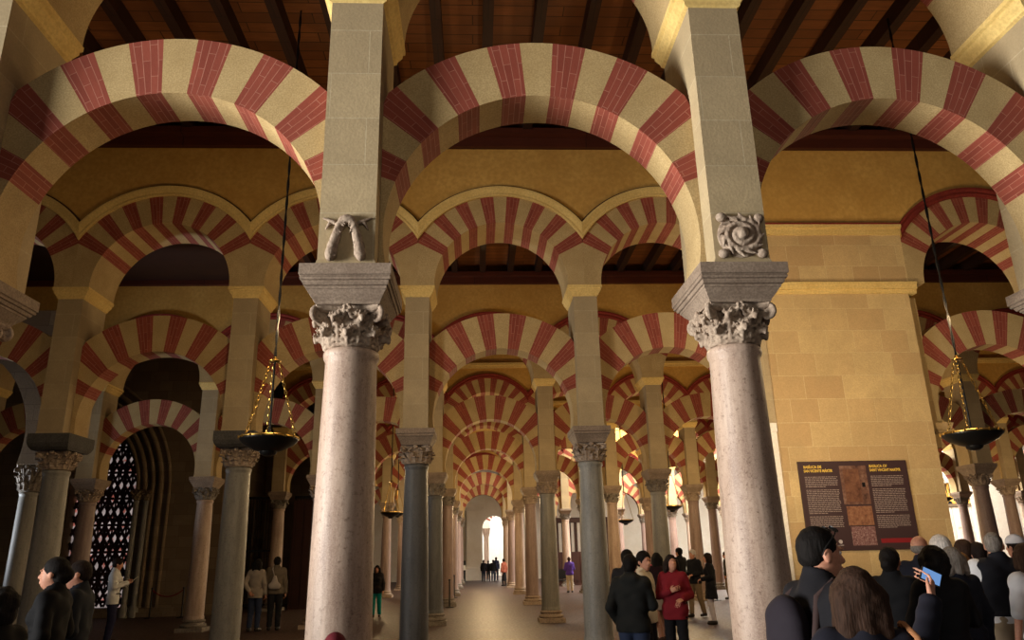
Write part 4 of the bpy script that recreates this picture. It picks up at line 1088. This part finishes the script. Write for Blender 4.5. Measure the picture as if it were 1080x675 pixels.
            low=-.10 if style=='bob' else -.27
            he(g,(0,-.016,.037),(.089,.108,.103))
            for x in (-.062,0,.062): g.cap(hp(x,-.06+.15*abs(x),.0),hp(x*1.35,-.085+.3*abs(x),low),.062,.044 if style=='bob' else .040,.03)
            for s in (1,-1): g.cap(hp(s*.082,.012,.03),hp(s*.092,.012,low*.85),.030,.028,.025)
            he(g,(0,.115,-.045),(.066,.088,.100),.015,True)
        g.wrinkle(.003,70,rz); part('hair',g,HAIR[hair])
    elif hair: 
        g=SDF((-.2,-.2,1.4),(.2,.2,1.8),h); he(g,(0,-.02,.0),(.085,.099,.06)); he(g,(0,.10,-.02),(.085,.095,.12),.012,True); g.plane(hp(0,0,.035),(0,0,1)); part('hair',g,HAIR[hair])
    if cap:
        g=SDF((-.2,-.25,1.5),(.2,.3,1.84),min(h,.012)); he(g,(0,-.012,.05),(.098,.115,.105)); g.plane(hp(0,0,.035),(0,0,-1)); part('hat',g,cl(cap))
    if face:
        for s in (1,-1):
            mb=MB(); mb.lathe([(.0,-.011),(.006,-.009),(.0105,-.003),(.0105,.003),(.006,.009),(0,.011)],10,cap=False); mb.xform(Matrix.Translation(hp(s*.031,.083,.008)))
            build('eye',mb,plain('eye_white',rgb(220,214,208),.3),body,smooth=180)
    body['_hp']=[*hp(0,0,0)]
    return body,hp,arms,J
def child(name,mb,mat,body,smooth=40): return build(name,mb,mat,body,smooth=smooth)

# --- right foreground
b,hp,arms,J=person((1.73,3.95),-82,1.84,'man in black puffer jacket with sunglasses on his head and a dark backpack',None,'black','crop',(24,23,27),(30,31,38),armR='bent',armL='down',h=.0085,face=True,head=(-4,-2),build_=1.06)
g=SDF((-.3,-.5,.85),(.3,.1,1.55),.009); g.cap((-.0,-.20,1.0),(0,-.20,1.32),.155,.13,.03,flat=((0,1,0),.62)); g.cap((0,-.285,.98),(0,-.285,1.14),.11,.10,.03,flat=((0,1,0),.5)); g.wrinkle(.004,30,2)
bp=link('backpack',g.mesh('backpack',cl((38,33,40))),None,(1.73,3.95,0)); bp.rotation_euler=b.rotation_euler.copy(); bp.scale=b.scale.copy(); tag(bp,'dark backpack worn by the man with sunglasses on his head','backpack')
for s in (1,-1):
    mb=MB(); P=[(s*.10,-.17,1.08),(s*.14,-.15,1.25),(s*.125,-.10,1.44),(s*.12,-.01,1.505),(s*.125,.10,1.43),(s*.135,.165,1.28),(s*.15,.10,1.12),(s*.13,-.12,1.04)]
    mb.tube(P,.018,8); build('shoulder_strap',mb,cl((60,46,44)),bp,smooth=60)
sg_=empty('sunglasses',(1.73,3.95,0),0,'dark sunglasses pushed up on the dark-haired man\'s head','sunglasses'); sg_.rotation_euler=b.rotation_euler.copy(); sg_.scale=b.scale.copy()
for s in (1,-1):
    mb=MB(); mb.lathe([(0,-.004),(.024,-.002),(.026,.002),(0,.004)],14,cap=False)
    mb.xform(Matrix.Translation(hp(s*.034,.062,.118))@Matrix.Rotation(radians(-38),4,'X')); build('lens',mb,M['black'],sg_,smooth=30)
    mb=MB(); mb.tube([hp(s*.06,.062,.112),hp(s*.092,.03,.085),hp(s*.094,-.02,.03),hp(s*.086,-.035,-.005)],.0035,6); build('temple_arm',mb,M['iron'],sg_,smooth=60)
mb=MB(); mb.tube([hp(-.012,.072,.115),hp(.012,.072,.115)],.003,6); build('bridge',mb,M['iron'],sg_)
b,hp,arms,J=person((1.62,3.35),-8,1.65,'woman with long straight brown hair seen from behind, tan bag strap over her shoulder',None,'brown','long',(30,30,40),(30,31,38),sex='f',h=.0095,armR='photo')
bg_=empty('shoulder_bag',(1.62,3.35,0),0,'brown shoulder bag with tan strap carried by the long-haired woman','bag'); bg_.rotation_euler=b.rotation_euler.copy(); bg_.scale=b.scale.copy()
g=SDF((.15,-.2,.7),(.45,.2,1.1),.01); g.cap((.30,-.06,.85),(.30,.08,.85),.11,.11,.03,flat=((1,0,0),.5)); g.cap((.30,-.06,.95),(.30,.08,.95),.09,.09,.03,flat=((1,0,0),.45)); link('bag_body',g.mesh('bag_body',cl((84,58,42))),bg_)
mb=MB(); 
for o_ in (-.018,.018): mb.tube([(.30,-.09+o_*.3,1.0),(.255,-.115,1.2),(.19,-.085+o_,1.47),(.175,.0+o_,1.515),(.20,.09+o_,1.44),(.28,.12,1.2),(.31,.09,1.0)],.013,6)
build('bag_strap',mb,cl((176,122,82)),bg_,smooth=60)
ph=empty('phone',(1.62,3.35,0),0,'phone with a bright blue screen held up by the long-haired woman','phone'); ph.rotation_euler=b.rotation_euler.copy(); ph.scale=b.scale.copy()
w=Vector(arms[1][2]); d=(w-Vector(arms[1][1])).normalized(); c_=w+d*.115+Vector((-.005,.012,.02)); Rp=Matrix.Translation(c_)@Matrix.Rotation(radians(8),4,'Z')@Matrix.Rotation(radians(-14),4,'X')@Matrix.Rotation(radians(28),4,'Y')
mb=MB(); mb.box(-.05,.05,-.005,.005,-.034,.034); mb.xform(Rp); build('phone_case',mb,M['black'],ph); mb=MB(); mb.box(-.045,.045,-.0068,-.005,-.030,.030); mb.xform(Rp); build('screen',mb,M['screen'],ph)
b,hp,arms,J=person((3.84,7.2),-48,1.73,'dark silhouetted visitor with short bob, raising a camera, before the masonry wall',SKIN2,'black','bun',(14,14,17),(14,14,17),armR='hold',armL='hold',h=.012,sex='f',build_=.98)
cm=empty('camera',(3.84,7.2,0),0,'small black camera held by the silhouetted visitor with a bob','camera'); cm.rotation_euler=b.rotation_euler.copy(); cm.scale=b.scale.copy()
mb=MB(); mb.box(-.06,.06,.335,.375,1.23,1.305); build('camera_body',mb,M['black'],cm); mb=MB(); mb.lathe([(.028,0),(.028,.05),(.024,.055)],16); mb.xform(Matrix.Translation((0,.375,1.265))@Matrix.Rotation(-pi/2,4,'X')); build('lens',mb,M['iron'],cm,smooth=40)
person((4.96,8.6),-35,1.85,'balding man in dark suit with white collar, standing right of the notice board',None,'grey','bald',(26,28,40),(26,28,38),under=(225,222,218),h=.012,head=(-25,0))
person((3.91,6.6),-6,1.72,'visitor with dark curly hair beside the notice board, in front of the white-haired person',None,'black','curly',(13,12,15),(15,15,18),armR='hold',armL='hold',sex='f',h=.011)
person((4.99,8.25),10,1.84,'white-haired person behind the curly-haired visitor with the phone',None,'white','short',(30,32,44),(34,36,46),h=.013)
person((4.56,7.4),4,1.72,'grey-haired person in navy jacket and blue jeans, left of the man in the vest',None,'grey','bob',(26,30,42),(66,84,130),h=.012,sex='f')
person((6.03,9.5),0,1.80,'brown-haired person in the back of the crowd, left of the fair-haired one',None,'brown','short',(34,32,36),(34,34,42),h=.014)
person((5.30,8.45),8,1.66,'fair-haired shorter person beside the man in the black vest',None,'blond','bob',(36,36,46),(40,42,56),h=.013,sex='f')
person((6.14,9.4),-5,1.76,'dark-haired person half hidden behind the man in the vest',None,'dark','short',(34,30,34),(34,34,42),h=.014)
person((5.42,8.0),-8,1.86,'man in black vest over white T-shirt and khaki trousers, seen from behind',None,'grey','crop',(28,29,36),(150,132,108),under=(226,226,228),vest=True,short=True,armR='fore',armL='fore',h=.0095,head=(-35,0),hem=.985,build_=1.27)
person((5.16,7.2),6,1.74,'woman with brown hair and white short sleeves at the right edge',None,'brown','bob',(222,222,226),(46,44,52),short=True,collar=False,h=.012,sex='f',armL='down')
person((7.06,10.0),20,1.84,'person in a white cap behind the woman at the right edge',None,'dark','short',(120,50,54),(40,42,52),h=.014,cap=(228,226,230))
# --- middle group
person((1.87,9.6),-24,1.71,'man in dark hooded jacket and jeans, back turned, right of the second-row granite column',None,'black','short',(30,31,30),(46,56,80),hood=True,h=.012,armR='hold',armL='pocket')
person((2.24,10.6),-118,1.75,'young man in cream hooded jacket looking towards the camera',None,'black','short',(206,194,172),(28,27,32),hood=True,h=.012,head=(-38,0),armR='down',armL='down')
person((2.30,12.0),-30,1.78,'dark-haired person between the hooded man and the cream jacket',None,'black','short',(32,30,32),(36,38,46),h=.014)
person((3.79,16.5),14,1.73,'woman with long dark hair, dark coat, pale skirt and brown boots',None,'black','long',(40,22,28),(150,110,90),sex='f',skirt=((140,126,112),.62),hem=.82,h=.014,stride=.14,shoe=(52,36,30))
person((2.98,12.0),158,1.70,'woman in dark red jacket and black trousers, looking up',None,'dark','bob',(122,28,38),(22,22,26),sex='f',h=.011,armR='chest',armL='bent',head=(28,14),hem=.80)
person((6.17,22.3),120,1.79,'man in dark jacket and khaki trousers, left of the black-coated woman',None,'white','short',(26,27,32),(124,106,84),h=.015,armR='bent',armL='bent',stride=.14)
person((6.28,24.2),40,1.86,'dark-clad man behind the khaki trousers, holding a phone high',None,'black','short',(28,28,32),(34,34,40),h=.015,armR='raise',armL='down')
person((5.92,20.0),72,1.70,'woman in long black coat and white trousers',None,'dark','bob',(20,20,25),(196,190,200),sex='f',coat=True,hem=.62,h=.014,armR='bent',armL='bent')
person((9.58,30.0),60,1.71,'far visitor in dark grey coat and brown trousers, beside the front cream column',None,'brown','short',(62,58,54),(112,94,76),h=.016,hem=.74)
person((5.95,26.0),10,1.62,'far visitor in a pink top behind the cream jacket',None,'brown','short',(214,96,128),(190,200,220),h=.016,sex='f',collar=False)
person((4.51,38.4),8,1.62,'far visitor in purple top and pale trousers, before the dark screen',None,'brown','short',(88,60,150),(190,172,146),h=.018,armR='hold',armL='hold')
# --- left side
b,hp,arms,J=person((-3.70,7.2),96,1.80,'woman with dark hair in black coat, in profile at the far left',None,'black','bun',(10,10,13),(12,12,15),sex='f',h=.011,armR='bent',armL='bent',head=(4,0))
person((-3.78,7.8),100,1.78,'man in dark blue-grey jacket, in profile behind the woman in the black coat',None,'dark','crop',(30,34,42),(24,25,32),h=.011,head=(6,0),under=(200,196,190),armL='bent')
person((-3.16,5.5),70,1.59,'dark figure cut off by the left edge of the photo',None,'black','curly',(10,9,10),(12,11,13),sex='f',h=.013)
b,hp,arms,J=person((-8.5,19.2),-72,1.88,'woman in white jacket and dark blue trousers, reading a leaflet by the portal',None,'dark','short',(216,216,214),(34,34,60),sex='f',h=.013,armR='hold',armL='hold',head=(0,-12),hem=.80)
mb=MB(); R0=b.matrix_basis.copy()
wl=(Vector(arms[1][2])+Vector(arms[-1][2]))/2+Vector((0,.12,.06)); mb.box(-.11,.11,-.003,.003,-.07,.09); mb.xform(Matrix.Translation(wl)@Matrix.Rotation(radians(-50),4,'X'))
lf=build('leaflet',mb,cl((200,190,170))); lf.location=b.location; lf.rotation_euler=b.rotation_euler; lf.scale=b.scale; tag(lf,'open leaflet in the hands of the woman in the white jacket','leaflet')
mb=MB(); mb.tube([(.17*cos(2*pi*q/20),.15*sin(2*pi*q/20),1.0+.02*sin(4*pi*q/20)) for q in range(20)],.016,6,closed=True); build('belt',mb,cl((24,22,26)),b,smooth=60)
person((-5.84,21.5),-6,1.80,'woman with long dark hair, pale top and jeans, walking beside the pale bag',None,'black','long',(150,140,130),(46,54,78),sex='f',h=.014,hem=.80,armL='back')
b,hp,arms,J=person((-5.36,21.65),4,1.84,'man in grey-brown jacket with a pale bag on his back, beside the long-haired woman',None,'black','short',(104,94,82),(28,28,32),h=.014)
g=SDF((-.3,-.4,.85),(.3,.0,1.5),.014); g.cap((-.07,-.19,1.06),(.07,-.19,1.06),.085,.085,.03,flat=((0,1,0),.6)); g.cap((0,-.19,1.1),(0,-.185,1.26),.10,.05,.03,flat=((0,1,0),.6))
bk=link('backpack',g.mesh('sling_bag',cl((168,160,154))),None,b.location); bk.rotation_euler=b.rotation_euler; bk.scale=b.scale; tag(bk,'pale triangular bag on the back of the man in the grey-brown jacket','bag')
mb=MB(); mb.tube([(0,-.19,1.25),(-.08,-.13,1.46),(-.09,.0,1.53),(-.02,.13,1.40),(.10,.16,1.18),(.18,.0,1.04),(.10,-.16,1.02)],.014,6); build('strap',mb,cl((168,160,154)),bk,smooth=60)
person((-3.14,25.4),176,1.54,'woman in dark jacket and teal trousers walking towards the camera',None,'black','bob',(36,32,34),(24,138,130),sex='f',h=.015,stride=.1,hem=.80,under=(120,90,80))
# --- far end of the aisle
for (x,y,H,lab,tp,bt,hr) in ((.53,58,1.5,'first of the small dark figures at the far end of the aisle, leftmost',(26,24,28),(40,44,60),'black'),(.88,58.4,1.45,'second small dark figure at the far end of the aisle',(30,30,36),(60,60,70),'dark'),
    (1.23,58,1.5,'third small dark figure at the far end of the aisle',(22,22,26),(50,56,70),'black'),(1.50,60,1.68,'taller bluish figure behind the small group at the far end',(50,56,84),(40,42,60),'dark'),(1.70,49,1.58,'woman in terracotta top and black skirt at the right side of the far aisle',(170,96,74),(26,24,28),'black')):
    person((x,y),random.Random(int(x*9)).uniform(-40,40),H,lab,None,hr,'short',tp,bt,h=.022,group='far visitors',sex='f' if x>1.6 else 'm',skirt=((26,24,28),.25) if x>1.6 else None)
person((-.91,5.3),20,1.27,'child in a maroon knitted hat at the foot of the front cream column',None,'brown','short',(70,40,46),(40,42,52),h=.014,cap=(92,26,34),group='visitors')
for o in bpy.data.objects:
    if '_hp' in o: del o['_hp']
# ------------------------------------------------------------------ light
W=bpy.data.worlds.new('world'); SC.world=W; W.use_nodes=True
bg=W.node_tree.nodes['Background']; bg.inputs[0].default_value=(.62,.72,.9,1); bg.inputs[1].default_value=.05
def area(name,loc,target,size,power,color,sy=None,spread=None):
    l=bpy.data.lights.new(name,'AREA'); l.energy=power; l.color=color; l.shape='RECTANGLE'; l.size=size; l.size_y=sy or size
    if spread: l.spread=spread
    o=bpy.data.objects.new(name,l); COL.objects.link(o); o.location=loc
    d=Vector(target)-Vector(loc); o.rotation_euler=d.to_track_quat('-Z','Y').to_euler(); return o
def point(name,loc,power,color,r=.1):
    l=bpy.data.lights.new(name,'POINT'); l.energy=power; l.color=color; l.shadow_soft_size=r
    o=bpy.data.objects.new(name,l); COL.objects.link(o); o.location=loc; return o
def spot(name,loc,target,power,color,ang,blend=.6,r=.1):
    l=bpy.data.lights.new(name,'SPOT'); l.energy=power; l.color=color; l.spot_size=radians(ang); l.spot_blend=blend; l.shadow_soft_size=r
    o=bpy.data.objects.new(name,l); COL.objects.link(o); o.location=loc
    d=Vector(target)-Vector(loc); o.rotation_euler=d.to_track_quat('-Z','Y').to_euler(); return o
WARM=(1,.70,.36); COOL=(1,.97,.92)
# daylight through the courtyard doors on the left
area('daylight_courtyard_door',(-14,1.3,2.6),(2,5.4,4.6),5,780,COOL,5,radians(66))
area('fill_high_rear',(.5,-5,6.4),(.5,6,5.2),4,26,(1,.84,.64),3,radians(75))  # added fill from high behind the camera for the front row, no window there
area('daylight_entrance',(3,-12,3.5),(1,10,5),6,90,(1,.93,.82),5)
area('fill_grey_arch',(-15.2,17.6,1.6),(-10.3,18.1,4.6),1.2,200,(.84,.9,1),1.6,radians(70))  # added lamp that brightens the inner face of the grey arch
# hanging-lamp glow, with extra warm points added where no fixture hangs
for x,y,p in ((-2.6,10,110),(1.7,9.4,85),(-6.2,9.6,50),(6.77,10,200),(1.6,18,150),(-2.6,18,70),(8.5,18,200),(-5,18,18),(1,26,220),(7,26,260),(13,26,260),(20,26,200),(.5,34,260),(8,34,200),(-4,34,100),(.5,42,200),(.5,50,180),(-6,44,120)):
    point('lamp_and_fill_glow',(x,y,4.9 if y<17 else 3.7),p*(1.25 if y>17 else 1),WARM,.25)
spot('wall_floodlight',(4.2,9.2,2.3),(7.0,13.5,4.6),760,(1,.80,.54),100,1.)
# skylit crossing far behind
area('skylight',(18,44,9.6),(18,44,0),22,18000,(1,.95,.86),12)
area('skylight_end',(2,68,9.6),(2,68,0),12,4200,(1,.96,.9),12)
SC.view_settings.view_transform='Standard'; SC.view_settings.look='None'; SC.view_settings.gamma=1; SC.view_settings.exposure=0
SC.view_settings.use_curve_mapping=False
SC.cycles.max_bounces=6; SC.cycles.diffuse_bounces=4; SC.cycles.use_denoising=True
SC.cycles.sample_clamp_indirect=4
